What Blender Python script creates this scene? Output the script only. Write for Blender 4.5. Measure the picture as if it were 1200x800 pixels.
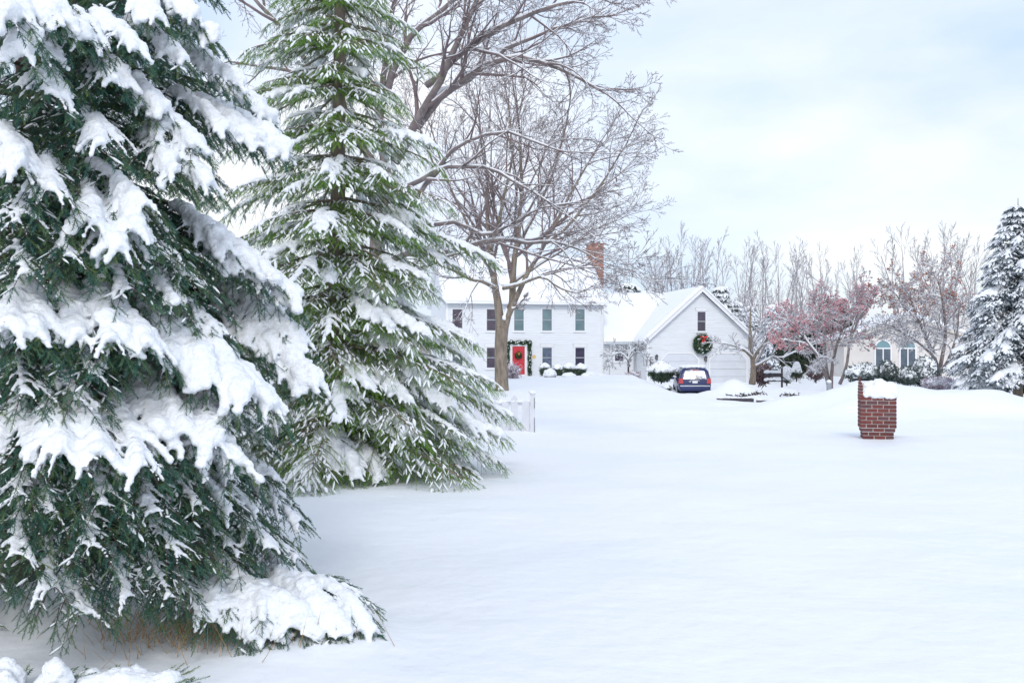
import bpy, bmesh, math, random
import numpy as np
from mathutils import Vector, Matrix
PI = math.pi
for o in list(bpy.data.objects): bpy.data.objects.remove(o)
scene = bpy.context.scene
COL = scene.collection
# ------------------------------------------------------------------ camera, world, sun, exposure
CAMZ, FPX, HOR = 1.6, 1150.0, 425.0
cd = bpy.data.cameras.new('camera'); cam = bpy.data.objects.new('camera', cd); COL.objects.link(cam)
cam.location = (0, 0, CAMZ); cam.rotation_euler = (PI/2, 0, 0)
cd.sensor_width = 36; cd.lens = FPX/1200*36; cd.shift_y = (HOR-400)/1200
cd.clip_start = 0.1; cd.clip_end = 4000
scene.camera = cam
SUN_EL, SUN_AZ = math.radians(39), math.radians(180)   # compass azimuth of the sun (0 = +Y, clockwise)
w = bpy.data.worlds.new('World'); scene.world = w; w.use_nodes = True
nt = w.node_tree; nt.nodes.clear()
N = nt.nodes.new; L = nt.links.new
out = N('ShaderNodeOutputWorld'); bg = N('ShaderNodeBackground'); bg2 = N('ShaderNodeBackground'); mx = N('ShaderNodeMixShader')
sky = N('ShaderNodeTexSky'); sky.sky_type = 'NISHITA'; sky.sun_disc = False
sky.sun_elevation = SUN_EL; sky.sun_rotation = SUN_AZ; sky.air_density = 1.4; sky.dust_density = 2.0; sky.ozone_density = 1.0
L(sky.outputs[0], bg.inputs[0]); bg.inputs[1].default_value = 0.15
tc = N('ShaderNodeTexCoord'); mp = N('ShaderNodeMapping'); mp.inputs['Scale'].default_value = (1.0, 1.0, 2.6)
nz = N('ShaderNodeTexNoise'); nz.inputs['Scale'].default_value = 1.7; nz.inputs['Detail'].default_value = 7; nz.inputs['Roughness'].default_value = 0.52
nz.inputs['Distortion'].default_value = 0.35
cr = N('ShaderNodeValToRGB'); cr.color_ramp.elements[0].position = 0.38; cr.color_ramp.elements[1].position = 0.66
cr.color_ramp.elements[0].color = (0.55, 0.55, 0.55, 1); cr.color_ramp.elements[1].color = (0.98, 0.98, 0.98, 1)
L(tc.outputs['Generated'], mp.inputs[0]); L(mp.outputs[0], nz.inputs['Vector']); L(nz.outputs['Fac'], cr.inputs[0])
cc = N('ShaderNodeValToRGB'); cc.color_ramp.elements[0].position = 0.36; cc.color_ramp.elements[1].position = 0.62
cc.color_ramp.elements[0].color = (0.57, 0.70, 0.94, 1); cc.color_ramp.elements[1].color = (0.93, 0.95, 1.0, 1)
nz2 = N('ShaderNodeTexNoise'); nz2.inputs['Scale'].default_value = 2.1; nz2.inputs['Detail'].default_value = 6
L(mp.outputs[0], nz2.inputs['Vector']); L(nz2.outputs['Fac'], cc.inputs[0]); L(cc.outputs[0], bg2.inputs[0]); bg2.inputs[1].default_value = 0.98
L(cr.outputs[0], mx.inputs[0]); L(bg.outputs[0], mx.inputs[1]); L(bg2.outputs[0], mx.inputs[2]); L(mx.outputs[0], out.inputs[0])
sl = bpy.data.lights.new('sun', 'SUN'); sun = bpy.data.objects.new('sun', sl); COL.objects.link(sun)
sl.energy = 0.95; sl.angle = math.radians(14); sl.color = (1.0, 0.97, 0.93)
sd = Vector((math.sin(SUN_AZ)*math.cos(SUN_EL), math.cos(SUN_AZ)*math.cos(SUN_EL), math.sin(SUN_EL)))
sun.rotation_euler = sd.to_track_quat('Z', 'Y').to_euler(); sun.location = (0, -20, 40)
vs = scene.view_settings; vs.view_transform = 'Standard'; vs.look = 'None'; vs.exposure = 0.29; vs.gamma = 1; vs.use_curve_mapping = False
scene.cycles.max_bounces = 5; scene.cycles.diffuse_bounces = 3; scene.cycles.glossy_bounces = 2; scene.cycles.transmission_bounces = 2
scene.render.resolution_x = 1024; scene.render.resolution_y = 682

# ------------------------------------------------------------------ helpers
def P(u, v, d): return np.array([(u-600)/FPX*d, d, CAMZ+(HOR-v)/FPX*d])
def GX(u, d): return (u-600)/FPX*d
def sm(a, b, x):
    t = np.clip((x-a)/(b-a), 0, 1); return t*t*(3-2*t)
def nrm(a): return a/np.maximum(np.linalg.norm(a, axis=-1, keepdims=True), 1e-9)

_tab = np.random.RandomState(5).rand(256, 256)
def vnoise(x, y):
    xi = np.floor(x).astype(int); yi = np.floor(y).astype(int); fx = x-xi; fy = y-yi
    fx = fx*fx*(3-2*fx); fy = fy*fy*(3-2*fy)
    a = _tab[xi & 255, yi & 255]; b = _tab[(xi+1) & 255, yi & 255]; c = _tab[xi & 255, (yi+1) & 255]; d = _tab[(xi+1) & 255, (yi+1) & 255]
    return (a*(1-fx)+b*fx)*(1-fy)+(c*(1-fx)+d*fx)*fy-0.5
MOUNDS = [  # x, y, sx, sy, h
    (11.0, 30.5, 1.5, 2.2, 1.02), (12.7, 30, 1.0, 2.0, .45), (14.3, 29.5, 1.2, 2.2, .80), (16.8, 29, 1.5, 2.0, .38), (20.5, 30, 2.5, 2.0, .7), (8.9, 32, 1.0, 1.8, .35),
    (10.7, 47.5, .95, 1.7, .80), (12.7, 46.5, .95, 1.5, .42), (9.3, 46, .6, 1.3, .18), (14.6, 47, 1.4, 2.0, .3),
    (6.6, 60.5, 1.6, 1.5, .12), (5.6, 66.2, .7, .8, .22), (8.6, 63, .7, 1.5, .25),
    (-2.6, 4.35, .50, .35, .10), (-1.9, 4.5, .45, .3, .06), (-2.6, 5.9, .9, .5, .04),
    (-1.2, 5.6, .5, .45, .07),
    (-4.2, 14.4, 1.8, 1.3, .16), (0.3, 22.2, .9, .8, .14), (-1.6, 22.0, 1.2, .6, .2),
    (7.7, 21.4, .5, .45, .06), (8.3, 20.6, .6, .5, .05), (2.0, 31, 6, .8, .08), (-1.0, 36, 8, 1.2, .12), (-.5, 47, 1.2, 1.2, .12),
    (5.5, 41.0, 5.5, .7, .07),
]
def ground(x, y):
    x = np.asarray(x, float); y = np.asarray(y, float)
    ry = sm(38, 66, y)
    yard = .72*ry; drive = .24*sm(58, 67, y)-.12*sm(46, 54, y)*(1-sm(58, 66, y)); right = .85*ry
    wd = sm(7.4, 9.0, x*1.0); wr = sm(17.5, 19.5, x)
    z = (yard*(1-wd)+drive*wd)*(1-wr)+right*wr
    z = z + 3.0*sm(90, 400, y)*0 
    for mx_, my_, sx_, sy_, h_ in MOUNDS:
        z = z + h_*np.exp(-((x-mx_)/sx_)**2-((y-my_)/sy_)**2)
    far = np.clip(y/40, .15, 1.2)
    z = z + .16*far*vnoise(x/6.5, y/4.0) + .06*vnoise(x/1.7+9, y/1.5) + .07*vnoise(x/3.1+19, y/1.2)*sm(14, 26, y) + .030*vnoise(x/.5+3, y/.45) + .007*vnoise(x/.19+31, y/.17)
    rough = sm(23, 29, y)*(1-sm(44, 52, y))*sm(1, 6, x)
    z = z + rough*(.13*vnoise(x/.9+5, y/.8)+.07*vnoise(x/.35, y/.4))
    # faint wheel tracks / ploughed edge over the drive
    z = z - .035*np.exp(-((y-33.5-.25*x)/.5)**2) - .03*np.exp(-((y-27.3-.06*x)/.35)**2)*sm(.5, 2, x)
    tr = np.exp(-((x-8.4-.35*np.sin(y*.2))/.22)**2)+np.exp(-((x-9.9-.35*np.sin(y*.2))/.22)**2)
    z = z - .05*tr*sm(45, 50, y)*(1-sm(57, 59, y))
    return z
def gz(x, y): return float(ground(np.array([x]), np.array([y]))[0])

# ---- mesh from arrays
def npmesh(name, V, Fs, smooth=False, tint=None):
    V = np.asarray(V, np.float32)
    me = bpy.data.meshes.new(name)
    me.vertices.add(len(V)); me.vertices.foreach_set('co', V.ravel())
    if not isinstance(Fs, (list, tuple)): Fs = [Fs]
    Fs = [np.asarray(f, np.int32) for f in Fs if len(f)]
    idx = np.concatenate([f.ravel() for f in Fs]); tot = np.concatenate([np.full(len(f), f.shape[1], np.int32) for f in Fs])
    st = np.concatenate([[0], np.cumsum(tot)[:-1]]).astype(np.int32)
    me.loops.add(len(idx)); me.loops.foreach_set('vertex_index', idx)
    me.polygons.add(len(tot)); me.polygons.foreach_set('loop_start', st)
    me.update(calc_edges=True)
    if smooth: me.polygons.foreach_set('use_smooth', np.ones(len(tot), bool))
    if tint is not None:
        a = me.attributes.new('tint', 'FLOAT', 'POINT'); a.data.foreach_set('value', np.asarray(tint, np.float32))
    return me
def link(name, me, mats=None, parent=None, loc=None):
    o = bpy.data.objects.new(name, me); COL.objects.link(o)
    if mats is not None:
        for m in (mats if isinstance(mats, (list, tuple)) else [mats]): me.materials.append(m)
    if parent is not None: o.parent = parent
    if loc is not None: o.location = loc
    return o
def tag(o, label=None, cat=None, group=None, kind=None):
    if label: o['label'] = label
    if cat: o['category'] = cat
    if group: o['group'] = group
    if kind: o['kind'] = kind
    return o
def thing(name, label, cat, loc=(0, 0, 0), rz=0, group=None):
    o = bpy.data.objects.new(name, None); COL.objects.link(o); o.location = tuple(float(a) for a in loc); o.rotation_euler = (0, 0, rz)
    o.empty_display_size = .2
    return tag(o, label, cat, group)
def copy_tree(o, parent=None):
    c = o.copy(); COL.objects.link(c)
    if parent: c.parent = parent
    for ch in [x for x in list(bpy.data.objects) if x.parent == o]: copy_tree(ch, c)
    return c

class MB:
    """collects boxes, prisms, tubes, faces into one mesh"""
    def __init__(s): s.v = []; s.f = []; s.m = []; s.sm = []
    def add(s, V, F, m=0, smooth=False):
        b = len(s.v); s.v += [tuple(map(float, p)) for p in V]
        for f in F: s.f.append([b+i for i in f]); s.m.append(m); s.sm.append(smooth)
        return s
    def box(s, x0, x1, y0, y1, z0, z1, m=0):
        V = [(x, y, z) for z in (z0, z1) for x, y in ((x0, y0), (x1, y0), (x1, y1), (x0, y1))]
        return s.add(V, [(0, 3, 2, 1), (4, 5, 6, 7), (0, 1, 5, 4), (1, 2, 6, 5), (2, 3, 7, 6), (3, 0, 4, 7)], m)
    def prism(s, poly, y0, y1, m=0):     # poly in (x,z), extruded along y
        n = len(poly); V = [(x, y0, z) for x, z in poly]+[(x, y1, z) for x, z in poly]
        F = [tuple(range(n)), tuple(range(2*n-1, n-1, -1))]+[(i, i+n, (i+1) % n+n, (i+1) % n) for i in range(n)]
        return s.add(V, F, m)
    def prismx(s, poly, x0, x1, m=0):    # poly in (y,z), extruded along x
        n = len(poly); V = [(x0, y, z) for y, z in poly]+[(x1, y, z) for y, z in poly]
        F = [tuple(range(n-1, -1, -1)), tuple(range(n, 2*n))]+[(i, (i+1) % n, (i+1) % n+n, i+n) for i in range(n)]
        return s.add(V, F, m)
    def tube(s, pts, r, sides=8, m=0, cap=True, smooth=True):
        pts = np.array(pts, float); n = len(pts); r = np.full(n, r) if np.isscalar(r) else np.array(r)
        V, F = tubes([(pts, r)], sides); F = [tuple(f) for f in F]
        if cap: F += [tuple(range(sides-1, -1, -1)), tuple(range((n-1)*sides, n*sides))]
        return s.add(V, F, m, smooth)
    def disc(s, c, r, axis, h, sides=24, m=0):
        a = nrm(np.array(axis, float)); c = np.array(c, float)
        return s.tube([c-a*h/2, c+a*h/2], r, sides, m, True, False)
    def build(s, name, mats, parent=None, bevel=0, loc=None, seg=2, subsurf=0):
        me = bpy.data.meshes.new(name); me.from_pydata(s.v, [], s.f); me.update()
        me.polygons.foreach_set('material_index', s.m); me.polygons.foreach_set('use_smooth', s.sm)
        bm = bmesh.new(); bm.from_mesh(me); bmesh.ops.recalc_face_normals(bm, faces=bm.faces)
        bm.to_mesh(me); bm.free()
        o = link(name, me, mats, parent, loc)
        if bevel:
            b = o.modifiers.new('bevel', 'BEVEL'); b.width = bevel; b.segments = seg; b.limit_method = 'ANGLE'
        if subsurf:
            b = o.modifiers.new('sub', 'SUBSURF'); b.levels = b.render_levels = subsurf
        return o

def tubes(polys, sides):
    groups = {}
    if not len(polys): polys = [(np.array([[0, 0, -.5], [0, 0, -.49]]), np.array([.001, .001]))]
    for p, r in polys: groups.setdefault(len(p), []).append((p, r))
    Vs, Fs, b = [], [], 0
    ang = np.arange(sides)/sides*2*PI; ca, sa = np.cos(ang), np.sin(ang)
    for n, g in groups.items():
        Pp = np.array([a[0] for a in g]); R = np.array([a[1] for a in g]); m = len(g)
        T = nrm(np.gradient(Pp, axis=1)); mean = nrm(Pp[:, -1]-Pp[:, 0]+1e-6)
        ref = np.where(np.abs(mean[:, 2:3]) < .75, np.array([[0, 0, 1.]]), np.array([[1., 0, 0]]))[:, None, :]
        N1 = nrm(np.cross(T, np.broadcast_to(ref, T.shape))); N2 = np.cross(N1, T)
        ring = Pp[:, :, None, :]+R[:, :, None, None]*(ca[None, None, :, None]*N1[:, :, None, :]+sa[None, None, :, None]*N2[:, :, None, :])
        Vs.append(ring.reshape(-1, 3))
        i = np.arange(m)[:, None, None]; k = np.arange(n-1)[None, :, None]; s = np.arange(sides)[None, None, :]; s2 = (s+1) % sides
        o = b+i*n*sides
        F = np.stack([o+k*sides+s, o+k*sides+s2, o+(k+1)*sides+s2, o+(k+1)*sides+s], -1).reshape(-1, 4)
        Fs.append(F); b += m*n*sides
    return np.concatenate(Vs), np.concatenate(Fs)
def merge(parts):
    """parts: list of (V, F) with equal face size"""
    Vs, Fs, b = [], [], 0
    for V, F in parts: Vs.append(V); Fs.append(F+b); b += len(V)
    return np.concatenate(Vs), np.concatenate(Fs)

def ico(sub):
    bm = bmesh.new(); bmesh.ops.create_icosphere(bm, subdivisions=sub, radius=1)
    V = np.array([v.co[:] for v in bm.verts]); F = np.array([[v.index for v in f.verts] for f in bm.faces]); bm.free(); return V, F
ICO1, ICO2 = ico(1), ico(2)
def scatter(T, pos, M=None, scale=None):
    V, F = T; n, k = len(pos), len(V)
    if M is None: W = V[None]*(scale[:, None, None] if scale.ndim == 1 else scale[:, None, :])
    else: W = np.einsum('nij,kj->nki', M, V)
    W = W+pos[:, None, :]
    return W.reshape(-1, 3), (F[None]+np.arange(n)[:, None, None]*k).reshape(-1, F.shape[1])
def remeshed(name, pos, rad, voxel, squash=.8, smooth=2, grain=.16):
    pos = np.array(pos, float); rad = np.array(rad, float)
    V, F = scatter(ICO2 if len(pos) < 3000 else ICO1, pos, scale=rad[:, None]*np.array([[1, 1, squash]]))
    me = npmesh(name, V, F); o = bpy.data.objects.new(name, me); COL.objects.link(o)
    m = o.modifiers.new('r', 'REMESH'); m.mode = 'VOXEL'; m.voxel_size = voxel; m.use_smooth_shade = True
    s = o.modifiers.new('s', 'SMOOTH'); s.iterations = smooth; s.factor = .5
    dg = bpy.context.evaluated_depsgraph_get(); ev = o.evaluated_get(dg)
    new = bpy.data.meshes.new_from_object(ev); bpy.data.objects.remove(o); bpy.data.meshes.remove(me); new.name = name
    if grain:
        n_ = len(new.vertices); co = np.empty(n_*3, np.float32); nn = np.empty(n_*3, np.float32); new.vertices.foreach_get('co', co); new.vertices.foreach_get('normal', nn)
        co = co.reshape(-1, 3); nn = nn.reshape(-1, 3); q = voxel*5
        dsp = np.random.RandomState(n_ % 9973).normal(0, grain*voxel, n_)+voxel*.9*(vnoise(co[:, 0]/q+co[:, 2]/q*.7, co[:, 1]/q-co[:, 2]/q*.6)+.6*vnoise(co[:, 0]/q*2.3+7, (co[:, 1]+co[:, 2])/q*2.1))
        new.vertices.foreach_set('co', (co+nn*dsp[:, None].astype(np.float32)).ravel()); new.update()
    new.polygons.foreach_set('use_smooth', np.ones(len(new.polygons), bool))
    return new

# ------------------------------------------------------------------ materials
MATS = {}
def mat(name, col, rough=.6, col2=None, nscale=5, bump=0, bscale=30, metal=0, spec=.5, tint=None, stretch=None, detail=4, coat=0, trans=0):
    if name in MATS: return MATS[name]
    m = bpy.data.materials.new(name); MATS[name] = m; m.use_nodes = True; t = m.node_tree; b = t.nodes['Principled BSDF']
    b.inputs['Base Color'].default_value = (*col, 1); b.inputs['Roughness'].default_value = rough; b.inputs['Metallic'].default_value = metal
    b.inputs['Specular IOR Level'].default_value = spec; b.inputs['Coat Weight'].default_value = coat
    tcn = t.nodes.new('ShaderNodeTexCoord'); vec = tcn.outputs['Object']
    if stretch:
        mpn = t.nodes.new('ShaderNodeMapping'); mpn.inputs['Scale'].default_value = stretch; t.links.new(vec, mpn.inputs[0]); vec = mpn.outputs[0]
    if col2:
        n = t.nodes.new('ShaderNodeTexNoise'); n.inputs['Scale'].default_value = nscale; n.inputs['Detail'].default_value = detail; t.links.new(vec, n.inputs['Vector'])
        r = t.nodes.new('ShaderNodeValToRGB'); r.color_ramp.elements[0].position = .35; r.color_ramp.elements[1].position = .65
        r.color_ramp.elements[0].color = (*col, 1); r.color_ramp.elements[1].color = (*col2, 1)
        t.links.new(n.outputs['Fac'], r.inputs[0]); outc = r.outputs[0]
        if tint:
            at = t.nodes.new('ShaderNodeAttribute'); at.attribute_name = 'tint'
            mm = t.nodes.new('ShaderNodeMix'); mm.data_type = 'RGBA'; mm.inputs['B'].default_value = (*tint, 1)
            t.links.new(at.outputs['Fac'], mm.inputs['Factor']); t.links.new(outc, mm.inputs['A']); outc = mm.outputs['Result']
        t.links.new(outc, b.inputs['Base Color'])
    if bump:
        n = t.nodes.new('ShaderNodeTexNoise'); n.inputs['Scale'].default_value = bscale; n.inputs['Detail'].default_value = 5; t.links.new(vec, n.inputs['Vector'])
        bn = t.nodes.new('ShaderNodeBump'); bn.inputs['Strength'].default_value = 1; bn.inputs['Distance'].default_value = bump
        t.links.new(n.outputs['Fac'], bn.inputs['Height']); t.links.new(bn.outputs[0], b.inputs['Normal'])
    return m
SNOW = mat('snow', (.86, .885, .92), .55, (.83, .865, .91), 1.2, bump=.012, bscale=45, spec=.3)
GSNOW = mat('ground_snow', (.87, .895, .925), .55, (.83, .865, .91), .35, bump=.02, bscale=5, spec=.3)
BARK = mat('bark', (.15, .12, .095), .9, (.27, .23, .185), 9, bump=.02, bscale=22, stretch=(1, 1, .25))
BARKD = mat('bark_dark', (.06, .045, .04), .9, (.12, .09, .075), 9, bump=.01, bscale=30)
BARKG = mat('bark_grey', (.15, .125, .125), .9, (.24, .205, .20), 6)
TWIG = mat('twig', (.15, .115, .118), .85, (.22, .17, .17), 3)
TWIGG = mat('twig_grey', (.30, .27, .29), .9, (.40, .37, .39), 3)
NEED1 = mat('needles_blue_green', (.022, .095, .080), .55, (.055, .150, .110), 2.5, tint=(.16, .22, .06), spec=.3)
NEED2 = mat('needles_fresh_green', (.065, .17, .025), .55, (.13, .28, .035), 2.0, tint=(.24, .38, .05), spec=.3)
NEED3 = mat('needles_silver_blue', (.05, .09, .115), .6, (.08, .125, .15), 2.5, tint=(.12, .16, .18), spec=.3)
NEED4 = mat('needles_dark', (.025, .05, .035), .6, (.05, .08, .05), 2.5, tint=(.09, .10, .06), spec=.3)
WHITE = mat('white_paint', (.78, .79, .80), .5, (.74, .75, .77), 2)
# ------------------------------------------------------------------ the setting: snow-covered ground, one sheet to the horizon
def warp(lo, hi, c, n, k):
    a, b = np.arcsinh((lo-c)/k), np.arcsinh((hi-c)/k); return c+k*np.sinh(np.linspace(a, b, n))
gxs = warp(-900, 1000, 0, 640, 6.0); gys = warp(-60, 2000, 6, 620, 4.5)
GXX, GYY = np.meshgrid(gxs, gys); Vg = np.stack([GXX.ravel(), GYY.ravel(), ground(GXX, GYY).ravel()], -1)
ny, nx = GXX.shape; ii = (np.arange(ny-1)[:, None]*nx+np.arange(nx-1)[None]).ravel()
g = link('ground', npmesh('ground', Vg, np.stack([ii, ii+1, ii+nx+1, ii+nx], -1), smooth=True), GSNOW)
tag(g, kind='structure')

# ------------------------------------------------------------------ house
RZ = math.radians(12); cR, sR = math.cos(RZ), math.sin(RZ)
H0 = np.array([-4.5, 67.07]); HZ = .45
def lx(u, ly=0.0):      # local x on the house front plane for photo column u
    o = H0+np.array([-sR, cR])*ly; a = (u-600)/FPX
    return (a*o[1]-o[0])/(cR-a*sR)
def hdep(x, y=0): return H0[1]+x*sR+y*cR
def lz(v, x, y=0): return CAMZ+(HOR-v)/FPX*hdep(x, y)-HZ
def siding(name, col, pitch=.12):
    m = bpy.data.materials.new(name); m.use_nodes = True; t = m.node_tree; b = t.nodes['Principled BSDF']; b.inputs['Roughness'].default_value = .5
    tcn = t.nodes.new('ShaderNodeTexCoord'); sp = t.nodes.new('ShaderNodeSeparateXYZ'); t.links.new(tcn.outputs['Object'], sp.inputs[0])
    d = t.nodes.new('ShaderNodeMath'); d.operation = 'DIVIDE'; d.inputs[1].default_value = pitch; t.links.new(sp.outputs['Z'], d.inputs[0])
    f = t.nodes.new('ShaderNodeMath'); f.operation = 'FRACT'; t.links.new(d.outputs[0], f.inputs[0])
    i = t.nodes.new('ShaderNodeMath'); i.operation = 'SUBTRACT'; i.inputs[0].default_value = 1; t.links.new(f.outputs[0], i.inputs[1])
    bn = t.nodes.new('ShaderNodeBump'); bn.inputs['Distance'].default_value = .022; t.links.new(i.outputs[0], bn.inputs['Height']); t.links.new(bn.outputs[0], b.inputs['Normal'])
    n = t.nodes.new('ShaderNodeTexNoise'); n.inputs['Scale'].default_value = 1.3; n.inputs['Detail'].default_value = 6
    mpn = t.nodes.new('ShaderNodeMapping'); mpn.inputs['Scale'].default_value = (1, 1, 6); t.links.new(tcn.outputs['Object'], mpn.inputs[0]); t.links.new(mpn.outputs[0], n.inputs['Vector'])
    r = t.nodes.new('ShaderNodeValToRGB'); r.color_ramp.elements[0].color = (*[c*.93 for c in col], 1); r.color_ramp.elements[1].color = (*col, 1)
    r.color_ramp.elements[0].position = .3; r.color_ramp.elements[1].position = .6
    t.links.new(n.outputs['Fac'], r.inputs[0]); t.links.new(r.outputs[0], b.inputs['Base Color']); return m
def brickmat(name, c1, c2, mortar, scale=1.0, bw=.21, rh=.075, ms=.010):
    m = bpy.data.materials.new(name); m.use_nodes = True; t = m.node_tree; b = t.nodes['Principled BSDF']; b.inputs['Roughness'].default_value = .85
    tcn = t.nodes.new('ShaderNodeTexCoord'); sp = t.nodes.new('ShaderNodeSeparateXYZ'); t.links.new(tcn.outputs['Object'], sp.inputs[0])
    ad = t.nodes.new('ShaderNodeMath'); ad.operation = 'ADD'; t.links.new(sp.outputs['X'], ad.inputs[0]); t.links.new(sp.outputs['Y'], ad.inputs[1])
    cb = t.nodes.new('ShaderNodeCombineXYZ'); t.links.new(ad.outputs[0], cb.inputs[0]); t.links.new(sp.outputs['Z'], cb.inputs[1])
    br = t.nodes.new('ShaderNodeTexBrick'); br.inputs['Color1'].default_value = (*c1, 1); br.inputs['Color2'].default_value = (*c2, 1); br.inputs['Mortar'].default_value = (*mortar, 1)
    br.inputs['Scale'].default_value = scale; br.inputs['Brick Width'].default_value = bw; br.inputs['Row Height'].default_value = rh; br.inputs['Mortar Size'].default_value = ms
    t.links.new(cb.outputs[0], br.inputs['Vector']); t.links.new(br.outputs['Color'], b.inputs['Base Color']); return m
SID = siding('white_clapboard', (.74, .77, .81)); TRIM = mat('trim', (.80, .81, .83), .45)
TRIMG = mat('grey_gutter', (.50, .54, .58), .45)
REDBR = brickmat('chimney_brick', (.40, .14, .08), (.28, .09, .06), (.42, .36, .32))
GLD = mat('glass_dark', (.022, .022, .05), .08, (.055, .045, .09), 2.5, spec=.8)
GLT = mat('glass_blind', (.10, .17, .19), .25, (.15, .23, .25), 1.2, spec=.7)
REDDOOR = mat('red_paint', (.60, .035, .05), .4, (.52, .03, .045), 3)
SASH = mat('sash_grey', (.34, .37, .41), .5)

house = thing('colonial_house', 'white clapboard two-storey colonial house with red front door, attached garage and brick chimney', 'house', (H0[0], H0[1], HZ), RZ)
W, D, EZ, RZZ = 11.2, 8.0, 5.5, 8.75
EZ = lz(353, 11.2); RZZ = lz(306, 11.2, 4)
wl = MB(); wl.prismx([(0, -.8), (D, -.8), (D, EZ), (D/2, RZZ-.15), (0, EZ)], 0, W); wl.build('wall', SID, house)
# garage frame in house-local coordinates
GX0, GY0, GW, GD = 13.73, -1.97, 8.0, 12.0
GE = CAMZ+(HOR-398)/FPX*68-HZ; GR = CAMZ+(HOR-340)/FPX*69-HZ
BR0 = lz(398, 11.2)
gw = MB(); gw.prism([(GX0, -.8), (GX0+GW, -.8), (GX0+GW, GE), (GX0+GW/2, GR-.12), (GX0, GE)], GY0, GY0+GD); gw.build('garage_wall', SID, house)
BY, BRY, BRZ = .35, 4.4, lz(347, 12.5, 4.4)
bw = MB(); bw.prismx([(BY, -.8), (8, -.8), (8, BR0), (BRY, BRZ-.15), (BY, BR0)], W-.02, GX0+.02); bw.build('breezeway_wall', SID, house)
# roofs: timber deck + fascia, and a snow blanket with soft edges
def gable_roof_x(x0, x1, y0, y1, ez, rz, yr, over=.35, th=.16, snow=.24, name='roof'):
    s = (rz-ez)/(yr-y0); ye = y0-over; ze = ez-s*over; s2 = (rz-ez)/(y1-yr); yb = y1+over; zb = ez-s2*over
    m = MB(); m.prismx([(ye, ze), (yr, rz), (yb, zb), (yb, zb+th), (yr, rz+th), (ye, ze+th)], x0, x1)
    r = m.build(name, TRIM, house)
    m = MB(); e = .05
    n = 26; ys = np.concatenate([np.linspace(ye-e, yr, n), np.linspace(yr, yb+e, 6)[1:]])
    top = []
    rng_ = np.random.RandomState(3)
    for y in ys:
        z = (rz-s*abs(y-yr)) if y < yr else rz-s2*(y-yr)
        d = min(y-(ye-e), yb+e-y); k = min(1, d/.35); k = math.sqrt(max(0, 1-(1-k)**2))
        pk = .5*math.exp(-((y-yr)/.5)**2)*.2
        top.append((y, z+th+.01+snow*(.25+.75*k)-pk))
    xs = np.linspace(x0-e, x1+e, 60); V = []; F = []
    for i, x in enumerate(xs):
        kx = min(1, min(x-(x0-e), x1+e-x)/.25); kx = math.sqrt(max(0, 1-(1-kx)**2))
        for j, (y, z) in enumerate(top):
            zb_ = ((rz-s*abs(y-yr)) if y < yr else rz-s2*(y-yr))+th-.02
            V.append((x, y, zb_+(z-zb_)*(.35+.65*kx)+.05*kx*vnoise(np.array([x*.7]), np.array([y*.7]))[0]))
    nj = len(top); base = len(V)
    for i, x in enumerate(xs):
        for j, (y, z) in enumerate(top): V.append((x, y, ((rz-s*abs(y-yr)) if y < yr else rz-s2*(y-yr))+th+.004))
    for i in range(len(xs)-1):
        for j in range(nj-1):
            a = i*nj+j; F.append((a, a+nj, a+nj+1, a+1)); F.append((base+a, base+a+1, base+a+nj+1, base+a+nj))
    for i in range(len(xs)-1):
        for j in (0, nj-1): a = i*nj+j; F.append((a, base+a, base+a+nj, a+nj))
    for j in range(nj-1):
        for i in (0, len(xs)-1): a = i*nj+j; F.append((a, a+1, base+a+1, base+a))
    m.add(V, F, 0, True); m.build('roof_snow', SNOW, r)
    return r
r1 = gable_roof_x(-.25, W+.22, 0, D, EZ, RZZ, D/2)
r2 = gable_roof_x(W+.03, GX0+GW/2, BY, 8.45, BR0, BRZ, BRY, over=.35)
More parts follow.
